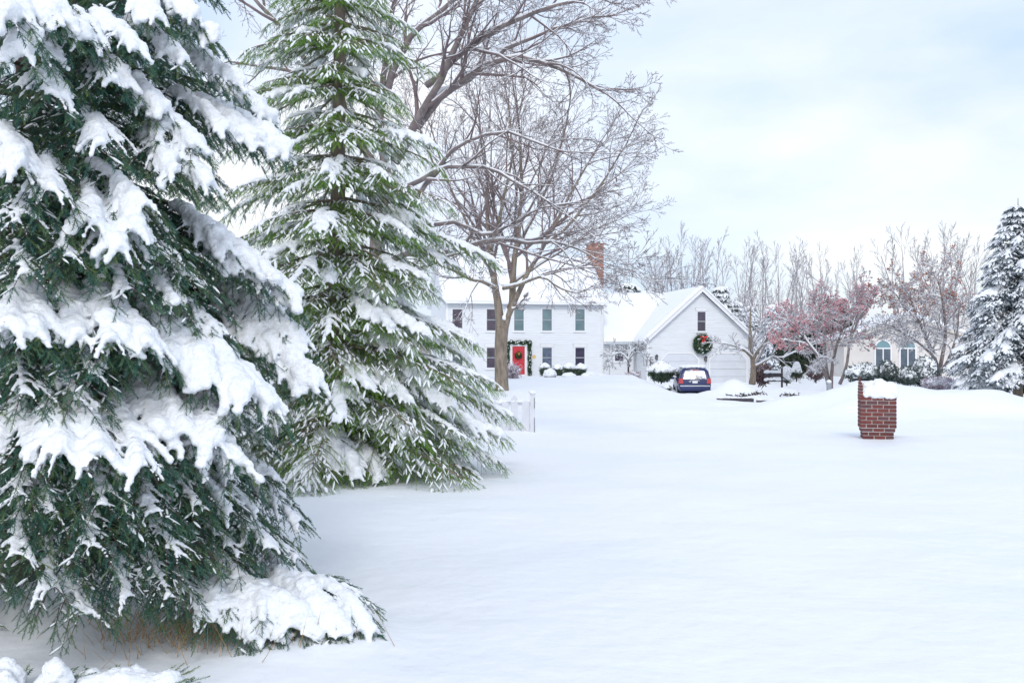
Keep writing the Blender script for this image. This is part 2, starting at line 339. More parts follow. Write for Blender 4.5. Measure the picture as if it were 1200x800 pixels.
# garage roof runs front to back: build by swapping axes
def gable_roof_y():
    hw = GW/2; s = (GR-GE)/hw; ov = .32; cx = GX0+hw; y0, y1 = GY0-.3, GY0+GD+.3
    m = MB(); th = .16
    m.prism([(cx-hw-ov, GE-s*ov), (cx, GR), (cx+hw+ov, GE-s*ov), (cx+hw+ov, GE-s*ov+th), (cx, GR+th), (cx-hw-ov, GE-s*ov+th)], y0, y1)
    r = m.build('garage_roof', TRIM, house)
    sn = MB(); xs = np.linspace(cx-hw-ov-.05, cx+hw+ov+.05, 61); ys = np.linspace(y0-.06, y1+.05, 60); V = []; F = []
    for x in xs:
        zb = GR-s*abs(x-cx)+th
        k = min(1, min(x-xs[0], xs[-1]-x)/.4); k = math.sqrt(max(0, 1-(1-k)**2))
        for y in ys:
            ky = min(1, min(y-ys[0], ys[-1]-y)/.2); ky = math.sqrt(max(0, 1-(1-ky)**2))
            V.append((x, y, zb+.005+.25*(.3+.7*k)*(.35+.65*ky)+.04*vnoise(np.array([x*.7]), np.array([y*.7]))[0]-.1*math.exp(-((x-cx)/.35)**2)))
    base = len(V); nj = len(ys)
    for x in xs:
        for y in ys: V.append((x, y, GR-s*abs(x-cx)+th+.004))
    for i in range(len(xs)-1):
        for j in range(nj-1):
            a = i*nj+j; F.append((a, a+nj, a+nj+1, a+1)); F.append((base+a, base+a+1, base+a+nj+1, base+a+nj))
        for j in (0, nj-1): a = i*nj+j; F.append((a, base+a, base+a+nj, a+nj))
    for j in range(nj-1):
        for i in (0, len(xs)-1): a = i*nj+j; F.append((a, a+1, base+a+1, base+a))
    sn.add(V, F, 0, True); sn.build('roof_snow', SNOW, r)
    # grey drip edge under the rake
    m = MB()
    for sgn in (-1, 1):
        xa, xb = cx+sgn*(hw+ov+.015), cx
        za, zb_ = GE-s*ov, GR
        m.add([(xa, y0-.03, za-.13), (xb, y0-.03, zb_-.13), (xb, y0-.03, zb_+.02), (xa, y0-.03, za+.02), (xa, y0-.005, za-.13), (xb, y0-.005, zb_-.13), (xb, y0-.005, zb_+.02), (xa, y0-.005, za+.02)],
              [(0, 1, 2, 3), (7, 6, 5, 4), (0, 4, 5, 1), (3, 2, 6, 7), (0, 3, 7, 4), (1, 5, 6, 2)])
    m.build('rake_board', TRIM, r)
gable_roof_y()
m = MB()   # eave fascia, gutters, corner boards, downspouts
s1 = (RZZ-EZ)/4
m.box(-.2, W+.2, -.42, -.36, EZ-s1*.35-.02, EZ-s1*.35+.13); m.build('gutter', TRIM, house, bevel=.015)
m = MB(); m.box(-.2, W+.2, -.345, -.005, EZ-s1*.35-.05, EZ-s1*.35-.02); m.build('soffit', TRIMG, house)
s2 = (BRZ-BR0)/(BRY-BY)
m = MB(); m.box(W+.25, GX0-.4, BY-.42, BY-.36, BR0-s2*.35-.02, BR0-s2*.35+.12); m.build('gutter', TRIMG, house, bevel=.015)
for x0 in (-.01, W-.13):
    m = MB(); m.box(x0, x0+.14, -.035, -.003, -.5, EZ-.3); m.build('corner_board', TRIM, house)
for x0 in (GX0-.02, GX0+GW-.13):
    m = MB(); m.box(x0, x0+.15, GY0-.035, GY0-.003, -.5, GE-.02); m.build('corner_board', TRIM, house)
m = MB(); m.tube([(GX0-.35, BY-.35, BR0-.35), (GX0-.12, BY-.08, BR0-.55), (GX0-.12, BY-.08, -.4)], .045, 8); m.build('downspout', TRIMG, house)
m = MB(); m.tube([(W+.18, -.28, EZ-.5), (W-.03, -.08, EZ-.75), (W-.03, -.08, -.4)], .035, 8); m.build('downspout', TRIM, house)
m = MB(); m.tube([(W+.55, BY-.05, .15), (W+.55, BY-.12, .95), (W+.45, BY-.2, 1.1), (W+.3, BY-.2, 1.0)], .022, 6); m.build('pipe', TRIMG, house)

def window(cx, cy, z0, z1, wd, glass, header=False, parent=None, split=True, sashm=None, lights=False):
    """double-hung window facing -y at plane cy"""
    parent = parent or house; x0, x1 = cx-wd/2, cx+wd/2; t = .07
    f = MB(); f.box(x0-t, x0, cy-.045, cy+.02, z0-t, z1+t); f.box(x1, x1+t, cy-.045, cy+.02, z0-t, z1+t)
    f.box(x0, x1, cy-.045, cy+.02, z1, z1+t); f.box(x0-t-.03, x1+t+.03, cy-.075, cy-.003, z0-t-.05, z0-t)
    f.box(x0, x1, cy-.045, cy+.02, z0-t, z0)
    if header: f.box(x0-t-.06, x1+t+.06, cy-.08, cy-.003, z1+t+.002, z1+t+.16); f.box(x0-t-.1, x1+t+.1, cy-.11, cy-.003, z1+t+.162, z1+t+.2)
    w = f.build('window', TRIM, parent, bevel=.006)
    s = MB(); q = .035; zm = (z0+z1)/2
    for a, b_, yy in ((z0, zm, cy-.012), (zm, z1, cy-.022)) if split else ((z0, z1, cy-.015),):
        s.box(x0, x0+q, yy-.012, yy+.012, a, b_); s.box(x1-q, x1, yy-.012, yy+.012, a, b_)
        s.box(x0+q, x1-q, yy-.012, yy+.012, a, a+q); s.box(x0+q, x1-q, yy-.012, yy+.012, b_-q, b_)
    s.build('sash', sashm or SASH, w)
    p = MB(); p.box(x0+.01, x1-.01, cy-.0065, cy-.0035, z0+.01, z1-.01); p.build('pane', glass, w)
    return w
up = [(536, GLD), (576, GLD), (608, GLT), (641, GLT), (679.5, GLT)]
for u, gm in up: x = lx(u); window(x, 0, lz(387.5, x), lz(362, x), .70, gm)
GLM = mat('glass_grey', (.07, .09, .14), .15, (.13, .17, .23), 3, spec=.8)
for u, gm in ((536, GLM), (576, GLD), (641, GLM), (679.5, GLD)): x = lx(u); window(x, 0, lz(431, x), lz(407, x), .70, gm, header=True)
xg = GX0+GW/2; gwx = xg-.0
window(xg+.03, GY0, lz(388, xg, GY0), lz(365, xg, GY0), .62, GLD, header=True)
window(lx(725.5, BY), BY, lz(423, 12.5), lz(408, 12.5), .66, GLD)
# front door with casing
dx = lx(607.5); dz1 = lz(406, dx); dz0 = lz(438.5, dx)
m = MB(); m.box(dx-.62, dx-.44, -.07, -.003, dz0-.3, dz1+.02); m.box(dx+.44, dx+.62, -.07, -.003, dz0-.3, dz1+.02); m.box(dx-.62, dx+.62, -.07, -.003, dz1+.022, dz1+.25)
m.box(dx-.7, dx+.7, -.12, -.003, dz1+.252, dz1+.30); m.box(dx-.43, dx+.43, -.09, -.003, dz0-.3, dz0-.01); cas = m.build('door_casing', TRIM, house, bevel=.01)
m = MB(); m.box(dx-.43, dx+.43, -.04, -.003, dz0, dz1)
for i in (-1, 1):
    for za, zb in ((dz0+.12, dz0+.65), (dz0+.78, dz0+1.3), (dz0+1.42, dz1-.1)): m.box(dx+i*.2-.13, dx+i*.2+.13, -.052, -.041, za, zb)
dr = m.build('door', REDDOOR, house, bevel=.006)
m = MB(); m.disc((dx+.36, -.07, dz0+.85), .03, (0, 1, 0), .05, 12); m.build('handle', mat('brass', (.6, .42, .15), .3, metal=1), dr)
m = MB(); m.box(dx-.8, dx+.8, -1.3, -.13, -.5, dz0-.12); m.build('doorstep', mat('concrete', (.4, .4, .4), .9), house)
# garage doors with clipped top corners
for ua, ub in ((776, 817.5), (832, 874)):
    xa, xb = lx(ua, GY0), lx(ub, GY0); zt = lz(414.5, xg, GY0); zb = -.35; c = .42
    m = MB(); y = GY0; t = .12
    o_ = [(xa-t, zb), (xa-t, zt-c+.05), (xa+c-.05, zt+t), (xb-c+.05, zt+t), (xb+t, zt-c+.05), (xb+t, zb)]; i_ = [(xa, zb), (xa, zt-c), (xa+c, zt), (xb-c, zt), (xb, zt-c), (xb, zb)]
    V = [(a, y-.06, b) for a, b in o_]+[(a, y-.06, b) for a, b in i_]+[(a, y-.003, b) for a, b in o_]+[(a, y-.003, b) for a, b in i_]
    F = []
    for k in range(5): F += [(k, k+1, k+7, k+6), (12+k, 18+k, 19+k, 13+k), (k, 12+k, 13+k, k+1), (6+k, 7+k, 19+k, 18+k)]
    m.add(V, F); dcas = m.build('garage_door_casing', TRIM, house)
    m = MB(); nrow = 4; zs = np.linspace(zb, zt, nrow+1)
    for k in range(nrow):
        za, zc = zs[k]+.008, zs[k+1]-.008
        if k < nrow-1: m.box(xa+.004, xb-.004, y-.03, y-.004, za, min(zc, zt-c))
        else: m.prism([(xa+.004, za), (xb-.004, za), (xb-.004, zt-c), (xb-c, zt-.004), (xa+c, zt-.004), (xa+.004, zt-c)], y-.03, y-.004)
    m.build('garage_door', mat('garage_door_paint', (.66, .69, .74), .5, (.62, .65, .70), 1.5), house, bevel=.008)
# chimney
m = MB(); ctop = CAMZ+(HOR-287)/FPX*73.3-HZ
m.box(W+.06, W+1.12, 3.5, 4.45, -.5, ctop); ch = m.build('chimney', REDBR, house)
m = MB(); m.box(W+0, W+1.18, 3.44, 4.51, ctop-.35, ctop-.18); m.box(W+0, W+1.18, 3.44, 4.51, ctop+.003, ctop+.1); m.build('chimney_cap', REDBR, ch)
for fx_, fr_ in ((.35, .14), (.85, .12)): m = MB(); m.disc((W+fx_, 3.97, ctop+.17), fr_, (0, 0, 1), .2, 12); m.build('flue', mat('flue_clay', (.2, .12, .1), .9), ch)
def h2w(x, y, z): return np.array([H0[0]+x*cR-y*sR, H0[1]+x*sR+y*cR, HZ+z])

# ------------------------------------------------------------------ wall fittings and Christmas decorations (things of their own)
rs = np.random.RandomState(11)
DGRN = mat('garland_green', (.02, .06, .03), .7, (.05, .10, .04), 8); RED = mat('ribbon_red', (.75, .03, .03), .5); GOLD = mat('gold', (.7, .45, .12), .35, metal=.8)
BLK = mat('black_metal', (.02, .02, .022), .4)
def tufts(pos, size, rs, dirs=None, n=5):
    """leafy tufts: small crossed blades"""
    Vs = []; 
    for k in range(n):
        c = np.asarray(pos)+rs.normal(0, size*.35, (len(pos), 3)); d = nrm(rs.normal(size=(len(pos), 3))); s = nrm(np.cross(d, rs.normal(size=(len(pos), 3))))
        Vs.append(np.stack([c-d*size*.6-s*size*.12, c-d*size*.6+s*size*.12, c+d*size*.6+s*size*.05, c+d*size*.6-s*size*.05], 1).reshape(-1, 3))
    V = np.concatenate(Vs); return V, np.arange(len(V)).reshape(-1, 4)
def wreath(name, label, cat, x, y, z, R, r, bow, snow, n=700):
    t = thing(name, label, cat, h2w(x, y, z), RZ)
    a = rs.rand(n)*2*PI; b = rs.rand(n)*2*PI; q = r*np.sqrt(rs.rand(n))*1.1
    pos = np.stack([(R+q*np.cos(b))*np.cos(a), -.02-r+q*np.sin(b), (R+q*np.cos(b))*np.sin(a)], -1)
    link('greenery', npmesh('greenery', *tufts(pos, r*.9, rs)), DGRN, t)
    if snow:
        k = rs.rand(40)*2*PI; pp = np.stack([(R+rs.normal(0, r*.5, 40))*np.cos(k), -.06-r*1.5+rs.normal(0, .02, 40), (R+rs.normal(0, r*.4, 40))*np.sin(k)], -1)
        V, F = scatter(ICO1, pp, scale=r*(.2+.35*rs.rand(40))); link('snow', npmesh('snow', V, F, True), SNOW, t)
    k = rs.rand(14)*2*PI; pp = np.stack([R*np.cos(k), np.full(14, -.05-r*1.9), R*np.sin(k)], -1)
    for p_ in pp[:8]: V, F = scatter(ICO1, p_[None], scale=np.full(1, r*.2)); link('ornament', npmesh('ornament', V, F, True), RED if snow else GOLD, t)
    m = MB(); zz = R if snow else R+.0; yb = -.06-r*2
    for sg in (-1, 1):
        m.add([(0, yb, zz), (sg*bow, yb-.05, zz+bow*.55), (sg*bow*1.1, yb-.02, zz-bow*.15), (0, yb-.03, zz-.02)], [(0, 1, 2, 3)])
        m.add([(0, yb-.01, zz), (sg*bow*.25, yb-.03, zz-bow*.2), (sg*bow*.75, yb-.03, zz-bow*1.7), (sg*bow*.25, yb-.01, zz-bow*1.5)], [(0, 1, 2, 3)])
    m.disc((0, yb-.03, zz), bow*.22, (0, 1, 0), .06, 12)
    b_ = m.build('bow', RED if snow else GOLD, t); so = b_.modifiers.new('s', 'SOLIDIFY'); so.thickness = .02
    return t
wreath('gable_wreath', 'big snowy Christmas wreath with red bow under the gable window between the garage doors', 'wreath', xg+.04, GY0-.02, lz(403, xg, GY0), .46, .17, .24, True, 900)
wreath('door_wreath', 'small green and gold wreath hanging on the red front door', 'wreath', dx-.03, -.055, dz0+(dz1-dz0)*.68, .17, .075, .09, False, 300)
# garland swag round the door
t = thing('garland', 'dark green Christmas garland draped round the red front door frame', 'garland', h2w(dx, -.12, dz0-.1), RZ)
gp = []
for s_ in (-1, 1):
    for z in np.linspace(0, dz1-dz0+.45, 130): gp.append((s_*(.78+.035*math.sin(z*9)), 0, z))
for x in np.linspace(-.78, .78, 90): gp.append((x, -.02, dz1-dz0+.45-.12*abs(math.sin(x*2*PI/1.04))))
gp = np.array(gp); link('greenery', npmesh('greenery', *tufts(gp, .13, rs, n=14)), DGRN, t)
sel = gp[rs.rand(len(gp)) < .22]+rs.normal(0, .03, ((0, 3))).sum(0) if False else gp[rs.rand(len(gp)) < .22]
for s_ in sel[::3]: V, F = scatter(ICO1, s_[None]+np.array([0, -.06, .02]), scale=.04+.03*rs.rand(1)); link('snow_clump', npmesh('snow_clump', V, F, True), SNOW, t)
m = MB(); c = h2w(lx(626), -.01, lz(418, 8)); 
t = thing('wall_plaque', 'small round yellow plaque on the white siding right of the red door', 'plaque', c, RZ)
m.disc((0, 0, 0), .13, (0, 1, 0), .03, 20); m.build('plate', mat('plaque_yellow', (.75, .5, .18), .5), t)
def lantern(u, v, label):
    x = lx(u, GY0); t = thing('wall_lantern', label, 'lantern', h2w(x, GY0-.01, lz(v, x, GY0)), RZ, 'black lanterns beside the garage doors')
    m = MB(); m.box(-.05, .05, -.03, 0, -.14, .14); m.tube([(0, -.03, .1), (0, -.12, .2), (0, -.2, .14)], .014, 6); m.build('bracket', BLK, t)
    m = MB(); m.prism([(-.07, .1), (.07, .1), (.045, -.18), (-.045, -.18)], -.27, -.13); m.build('glass', mat('lantern_glass', (.12, .12, .14), .15), t)
    m = MB(); m.add([(-.1, -.3, .1), (.1, -.3, .1), (.1, -.1, .1), (-.1, -.1, .1), (0, -.2, .2)], [(0, 1, 4), (1, 2, 4), (2, 3, 4), (3, 0, 4), (3, 2, 1, 0)]); m.build('lantern_top', BLK, t); m = MB(); m.box(-.055, .055, -.255, -.145, -.21, -.183); m.build('lantern_base', BLK, t)
lantern(768.5, 418.5, 'black wall lantern left of the left garage door'); lantern(826, 420.5, 'black wall lantern under the big wreath between garage doors')

# ------------------------------------------------------------------ neighbour's house
STUC = mat('stucco', (.66, .63, .60), .9, (.71, .68, .65), 1.0, bump=.01, bscale=20)
ND = 60.0; nz0 = .6; nx0 = GX(989, ND); nW = 8.2
nb = thing('stucco_house', 'low cream stucco house with tall arched windows behind the snow bank', 'house', (nx0, ND, nz0), math.radians(4))
nE = CAMZ+(HOR-399)/FPX*ND-nz0; nR = CAMZ+(HOR-374)/FPX*ND-nz0
m = MB(); m.prism([(0, -.8), (nW, -.8), (nW, nE), (nW/2, nR-.1), (0, nE)], 0, 11); m.build('wall', STUC, nb)
m = MB(); s = (nR-nE)/(nW/2); ov = .45
m.prism([(-ov, nE-s*ov), (nW/2, nR), (nW+ov, nE-s*ov), (nW+ov, nE-s*ov+.18), (nW/2, nR+.18), (-ov, nE-s*ov+.18)], -.4, 11.3); nr = m.build('roof', mat('fascia_cream', (.62, .58, .53), .6), nb)
m = MB(); m.prism([(-ov-.04, nE-s*ov+.184), (nW/2, nR+.184), (nW+ov+.04, nE-s*ov+.184), (nW+ov-.03, nE-s*ov+.42), (nW/2, nR+.44), (-ov+.03, nE-s*ov+.42)], -.42, 11.35); m.build('roof_snow', SNOW, nr, bevel=.09, seg=3)
def archwin(cx, wd, z0, zs):
    f = MB(); t = .09; n = 16; R = wd/2
    for q0, q1 in ((R, R+t),):
        V = []; F = []
        for k in range(n+1):
            a = PI*k/n
            for q in (q0, q1):
                for y in (-.05, .0-.003): V.append((cx+q*math.cos(a), y, zs+q*math.sin(a)))
        for k in range(n):
            b = 4*k; F += [(b, b+2, b+6, b+4), (b+1, b+5, b+7, b+3), (b+2, b+3, b+7, b+6), (b, b+4, b+5, b+1)]
        f.add(V, F)
    f.box(cx-R-t, cx-R, -.05, -.003, z0, zs); f.box(cx+R, cx+R+t, -.05, -.003, z0, zs); f.box(cx-R-t-.03, cx+R+t+.03, -.09, -.003, z0-.1, z0-.002)
    f.box(cx-R, cx+R, -.045, -.012, zs-.04, zs+.04); f.box(cx-.035, cx+.035, -.045, -.012, z0, zs-.04)
    w = f.build('window', TRIM, nb)
    p = MB(); p.box(cx-R, cx+R, -.008, -.004, z0, zs); p.build('pane', mat('glass_slate', (.05, .08, .12), .12, (.09, .13, .17), 2, spec=.8), w)
    p = MB(); V = [(cx, -.006, zs)]+[(cx+R*math.cos(PI*k/n), -.006, zs+R*math.sin(PI*k/n)) for k in range(n+1)]
    p.add(V, [(0, k, k+1) for k in range(1, n+1)]); p.build('fan_pane', mat('glass_teal', (.16, .30, .34), .2, spec=.8), w)
k60 = ND/FPX
for ua, ub in ((1026, 1046), (1056, 1076)):
    a, b = GX(ua, ND)-nx0, GX(ub, ND)-nx0
    archwin((a+b)/2, b-a-.12, CAMZ+(HOR-434)*k60-nz0, CAMZ+(HOR-408)*k60-nz0)
# ------------------------------------------------------------------ minivan (seen from behind); local: +y = forward, origin on the ground at rear bumper centre
PAINT = mat('blue_car_paint', (.008, .022, .10), .3, (.011, .027, .12), 3, coat=.3, spec=.4)
CGL = mat('car_glass', (.02, .025, .04), .06, spec=.9); TYRE = mat('tyre', (.02, .02, .02), .85); CHR = mat('chrome', (.6, .62, .65), .2, metal=1)
TAIL = mat('tail_light', (.5, .02, .03), .2, spec=.8); PLAS = mat('dark_plastic', (.03, .03, .035), .5)
cy_ = 56.5; cx_ = GX(814.5, cy_); car = thing('parked_minivan', 'dark blue minivan with snow on its roof, parked tail outward before the garage', 'minivan', (cx_, cy_, gz(cx_, cy_)-.13), -math.radians(5)); car.scale = (.95, .95, .93)
def section(y, zb, zw, zt, hw, hr, lean=0):
    half = [(0, zb), (hw*.86, zb), (hw*.97, zb+.16), (hw, zb+.38), (hw*.985, zw-.05), (hw*.955, zw), (hr+.05, zt-.16), (hr-.02, zt-.06), (hr-.16, zt), (0, zt+.035)]
    full = half+[(-x, z) for x, z in half[-2:0:-1]]
    return [(x, y+lean*max(0, z-.95), z) for x, z in full]
secs = [section(.02, .34, 1.02, 1.64, .90, .66, .30), section(.10, .28, 1.03, 1.72, .965, .73, .26), section(.6, .24, 1.03, 1.75, 1.0, .77, .08), section(2.0, .24, 1.02, 1.76, 1.0, .78),
        section(3.0, .24, 1.01, 1.72, 1.0, .77), section(3.35, .24, 1.00, 1.62, .99, .74), section(4.05, .24, .98, 1.12, .98, .78), section(4.6, .26, .88, .96, .95, .74), section(4.9, .32, .70, .76, .84, .62)]
m = MB(); K = len(secs[0]); V = [p for s in secs for p in s]; F = []
for i in range(len(secs)-1):
    for k in range(K): F.append((i*K+k, i*K+(k+1) % K, (i+1)*K+(k+1) % K, (i+1)*K+k))
F += [tuple(range(K-1, -1, -1)), tuple(range((len(secs)-1)*K, len(secs)*K))]
m.add(V, F, 0, True); m.build('body', PAINT, car, bevel=.03)
def rear_y(z): return .02+.30*max(0, z-.95)
m = MB(); a = [(-.70, 1.06), (.70, 1.06), (.56, 1.56), (-.56, 1.56)]
m.add([(x, rear_y(z)-.012, z) for x, z in a]+[(x, rear_y(z)+.01, z) for x, z in a], [(0, 1, 2, 3), (7, 6, 5, 4), (0, 4, 5, 1), (1, 5, 6, 2), (2, 6, 7, 3), (3, 7, 4, 0)]); rg = m.build('rear_window', CGL, car)
m = MB(); m.tube([(0, rear_y(1.05)-.05, 1.05), (.1, rear_y(1.15)-.05, 1.12), (.42, rear_y(1.2)-.04, 1.2)], .014, 5); m.build('wiper', BLK, rg)
rp = [(-.42+rs.normal(0, .07), 1.12+abs(rs.normal(0, .02))) for _ in range(14)]+[(rs.uniform(.1, .62), 1.1+rs.rand()*.14) for _ in range(26)]+[(x_, 1.52+rs.rand()*.02) for x_ in np.linspace(-.5, .5, 14)]
for a_, b_ in ((0, 14), (14, 40), (40, 54)): V, F = scatter(ICO1, np.array([(x, rear_y(z)-.02, z) for x, z in rp[a_:b_]]), scale=np.stack([.07+.05*rs.rand(b_-a_), np.full(b_-a_, .02), .015+.024*rs.rand(b_-a_)], -1)); link('window_snow', npmesh('window_snow', V, F, True), SNOW, rg)
for s_ in (-1, 1):
    m = MB(); z0, z1 = .78, 1.10
    V = [(s_*.70, rear_y(z0)-.02, z0), (s_*.90, rear_y(z0)-.02, z0), (s_*.86, rear_y(z1)-.02, z1), (s_*.74, rear_y(z1)-.02, z1), (s_*.985, .13, z0), (s_*.955, .13, z1)]
    m.add(V+[(x, y+.05, z) for x, y, z in V], [(0, 1, 2, 3), (1, 4, 5, 2), (6, 9, 8, 7), (7, 8, 11, 10), (0, 6, 7, 1), (1, 7, 10, 4), (3, 2, 8, 9), (2, 5, 11, 8), (0, 3, 9, 6), (4, 10, 11, 5)]); m.build('tail_light', TAIL, car)
m = MB(); m.box(-.93, .93, -.10, .12, .36, .62); bp = m.build('rear_bumper', PAINT, car, bevel=.05, seg=3)
m = MB(); m.box(-.90, .90, -.09, .02, .615, .66); m.build('bumper_snow', SNOW, bp, bevel=.02)
m = MB(); m.box(-.155, .155, -.012, .03, .80, .94); m.build('licence_plate', mat('plate_white', (.75, .77, .8), .4), car)
m = MB(); m.box(-.28, .28, -.02, .03, .945, .985); m.build('plate_trim', CHR, car)
m = MB(); m.add([(-.36, -.01, .95), (-.30, -.01, .88), (-.33, -.01, .86), (-.39, -.01, .93)], [(3, 2, 1, 0)]); m.add([(-.30, -.01, .95), (-.24, -.01, .93), (-.27, -.01, .85), (-.31, -.01, .86)], [(3, 2, 1, 0)]); m.build('badge', CHR, car)
m = MB(); m.box(-.13, .13, rear_y(1.62)-.04, rear_y(1.62)+.03, 1.60, 1.64); m.build('brake_light', TAIL, car)
for s_ in (-1, 1):       # side glass
    for ya, yb in ((.35, 1.35), (1.43, 2.45), (2.53, 3.35)):
        def sp(y, f):
            k = 1 if y < 2.9 else max(.55, 1-(y-2.9)*.55); z = 1.06+f*.50*(k if y > 2.9 else 1); x = .955-.045*0-(z-1.02)/(1.60-1.02)*(.955-.83); return (s_*(x+.012), y+.06*(1 if y < .5 else 0)*f*4, z)
        m = MB(); v = [sp(ya, 0), sp(yb, 0), sp(yb, 1), sp(ya, 1)]
        m.add(v+[(x-s_*.03, y, z) for x, y, z in v], [(0, 1, 2, 3), (7, 6, 5, 4), (0, 4, 5, 1), (1, 5, 6, 2), (2, 6, 7, 3), (3, 7, 4, 0)]); m.build('side_window', CGL, car)
    m = MB(); m.box(min(s_*.98, s_*1.2), max(s_*.98, s_*1.2), 3.15, 3.25, 1.0, 1.16); m.build('mirror', PAINT, car, bevel=.03)
    m = MB(); m.tube([(s_*.66, .55, 1.78), (s_*.66, .7, 1.84), (s_*.66, 2.8, 1.84), (s_*.66, 2.95, 1.78)], .018, 6); m.build('roof_rail', BLK, car)
    for y in (.95, 3.95):
        m = MB(); m.disc((s_*.90, y, .33), .33, (1, 0, 0), .22, 28); wh = m.build('wheel', TYRE, car, bevel=.02)
        m = MB(); m.disc((s_*1.005, y, .33), .19, (1, 0, 0), .03, 20); m.build('rim', CHR, wh)
m = MB(); m.box(-.62, .62, .44, .50, 1.78, 1.83); m.build('roof_rack_bar', BLK, car)
sp_ = []
for _ in range(500):
    x, y = rs.uniform(-.66, .66), rs.uniform(.26, 3.0); sp_.append((x, y, 1.84-.08*abs(x)**2))
me = remeshed('snow', np.array(sp_), .09+.05*rs.rand(500), .03, .8, 4); link('roof_snow', me, SNOW, car)
sp_ = [(rs.uniform(-.8, .8), rs.uniform(4.05, 4.8), 0) for _ in range(220)]; sp_ = [(x, y, 1.08-(y-4.05)*.22) for x, y, _ in sp_]
link('hood_snow', remeshed('hood_snow', np.array(sp_), np.full(220, .09), .04, .6, 3), SNOW, car)

# ------------------------------------------------------------------ brick mailbox pier, laid brick by brick
MD = 20.4; mxx = GX(1027.5, MD); pz = -.03
pier = thing('brick_mailbox', 'red brick mailbox pillar with corbelled sides and deep snow on top, standing in the snow', 'mailbox', (mxx, MD, pz), math.radians(-14))
BR = [mat('brick_red', (.145, .036, .034), .9, (.19, .052, .046), 25, bump=.004, bscale=90), mat('brick_brown', (.11, .032, .033), .9, (.15, .046, .042), 25, bump=.004, bscale=90), mat('brick_dark', (.10, .05, .06), .9, (.15, .06, .06), 25, bump=.004, bscale=90)]
MORT = mat('mortar', (.40, .36, .35), .95, (.48, .44, .42), 30)
bk = MB(); core = MB(); ch_, g_ = .080, .017; Dp = .58
def course(k, x0, x1, y0, y1, z):
    # front & back faces, then the sides
    off = (k % 2)*.11
    for yy0, yy1 in ((y0, y0+.09), (y1-.09, y1)):
        xs = [x0]; x = x0+(.22 if off == 0 else .11)
        while x < x1-.05: xs.append(x); x += .22
        xs.append(x1)
        for a, b in zip(xs[:-1], xs[1:]):
            j = rs.normal(0, .0016, 3); bk.box(a+(g_/2 if a > x0 else 0), b-(g_/2 if b < x1 else 0), yy0+j[0], yy1+j[0], z+j[1], z+ch_-g_+j[1], int(rs.choice([0, 0, 0, 1, 1, 2])))
    for xx0, xx1 in ((x0-.001, x0+.09), (x1-.09, x1+.001)):
        y = y0+.092+(0 if off else .11)
        ys = [y0+.092]
        while y < y1-.13:
            if y > ys[-1]+.03: ys.append(y)
            y += .22
        ys.append(y1-.092)
        for a, b in zip(ys[:-1], ys[1:]): bk.box(xx0, xx1, a+g_/2, b-g_/2, z, z+ch_-g_, int(rs.choice([0, 0, 1, 1, 2])))
    core.box(x0+.009, x1-.009, y0+.009, y1-.009, z-g_, z+ch_-g_/2-.001*(k % 2))
z = -.26; k = 0
while z < .92:
    if z < .22: hw, dp = .300, .262
    elif z < .30: hw, dp = .324, .286
    else: hw, dp = .348, .31
    course(k, -hw, hw, -dp, dp, z); z += ch_; k += 1
ztop = z-g_
core.build('mortar', MORT, pier); bk.build('bricks', BR, pier, bevel=.004, seg=1)
# end walls rising to a point (gothic side parapets)
for s_, hp in ((-1, .40), (1, .20)):
    pb = MB(); x0, x1 = (-.35, -.265) if s_ < 0 else (.265, .35); zz = ztop+.006; r = 0
    while zz < ztop+hp:
        f = (zz-ztop)/hp; hy = .31*math.sqrt(max(0, 1-f**1.25))+.01
        n_ = max(1, int(round(hy*2/.2))); e = np.linspace(-hy, hy, n_+1)
        x1t = x1-(x1-x0)*.8*f if s_ < 0 else x1; x0t = x0+(x1-x0)*.6*f if s_ > 0 else x0
        for a, b in zip(e[:-1], e[1:]): pb.box(x0t, x1t, a+g_/2, b-g_/2, zz, zz+ch_*.8-g_, int(rs.choice([0, 1, 1, 2])))
        pb.box(x0t+.006, x1t-.006, -hy+.02, hy-.02, zz-g_, zz+ch_*.8-g_-.002, 3); zz += ch_*.8; r += 1
    pb.build('side_parapet', BR+[MORT], pier, bevel=.003, seg=1)
sp_ = []; sr = []
for _ in range(420):
    x = rs.uniform(-.26, .33); y = rs.uniform(-.29, .27); f = (1-(abs(y)/.33)**2.2); t_ = rs.rand()
    sp_.append((x, y, ztop+.04+t_*.27*f*(1.08-4.5*(x-.02)**2))); sr.append(.06+.03*rs.rand())
for x in np.linspace(-.24, .31, 16): sp_.append((x, -.30, ztop+rs.normal(.03, .02))); sr.append(.04+.02*rs.rand())
link('snow_cap', remeshed('snow_cap', np.array(sp_), np.array(sr), .016, .9, 6), SNOW, pier)

# ------------------------------------------------------------------ picket fence (in front of the far spruce's right edge)
FD = 21.5; fu = [u for u in np.arange(618.0, 425, -10.75)]
fx0 = GX(627, FD); fz = gz(GX(610, FD), FD)
fence = thing('picket_fence', 'white wooden picket fence with alternating pointed pickets behind the spruce', 'fence', (fx0, FD, fz-.05), math.radians(-3))
FP = mat('fence_paint', (.66, .67, .72), .55, (.60, .62, .67), 4)
for i, u in enumerate(fu):
    xc = (u-4.5-627)/FPX*FD; tall = (i % 2 == 1); zt = .83 if tall else .70; w_ = .075
    if i == 0: xc = -.20; w_ = .085
    m = MB()
    if tall: m.prism([(xc-w_, -.3), (xc+w_, -.3), (xc+w_, zt-.08), (xc, zt+.02), (xc-w_, zt-.08)], -.013, .013)
    else: m.box(xc-w_, xc+w_, -.013, .013, -.3, zt)
    m.build('picket', FP, fence, bevel=.004, seg=1)
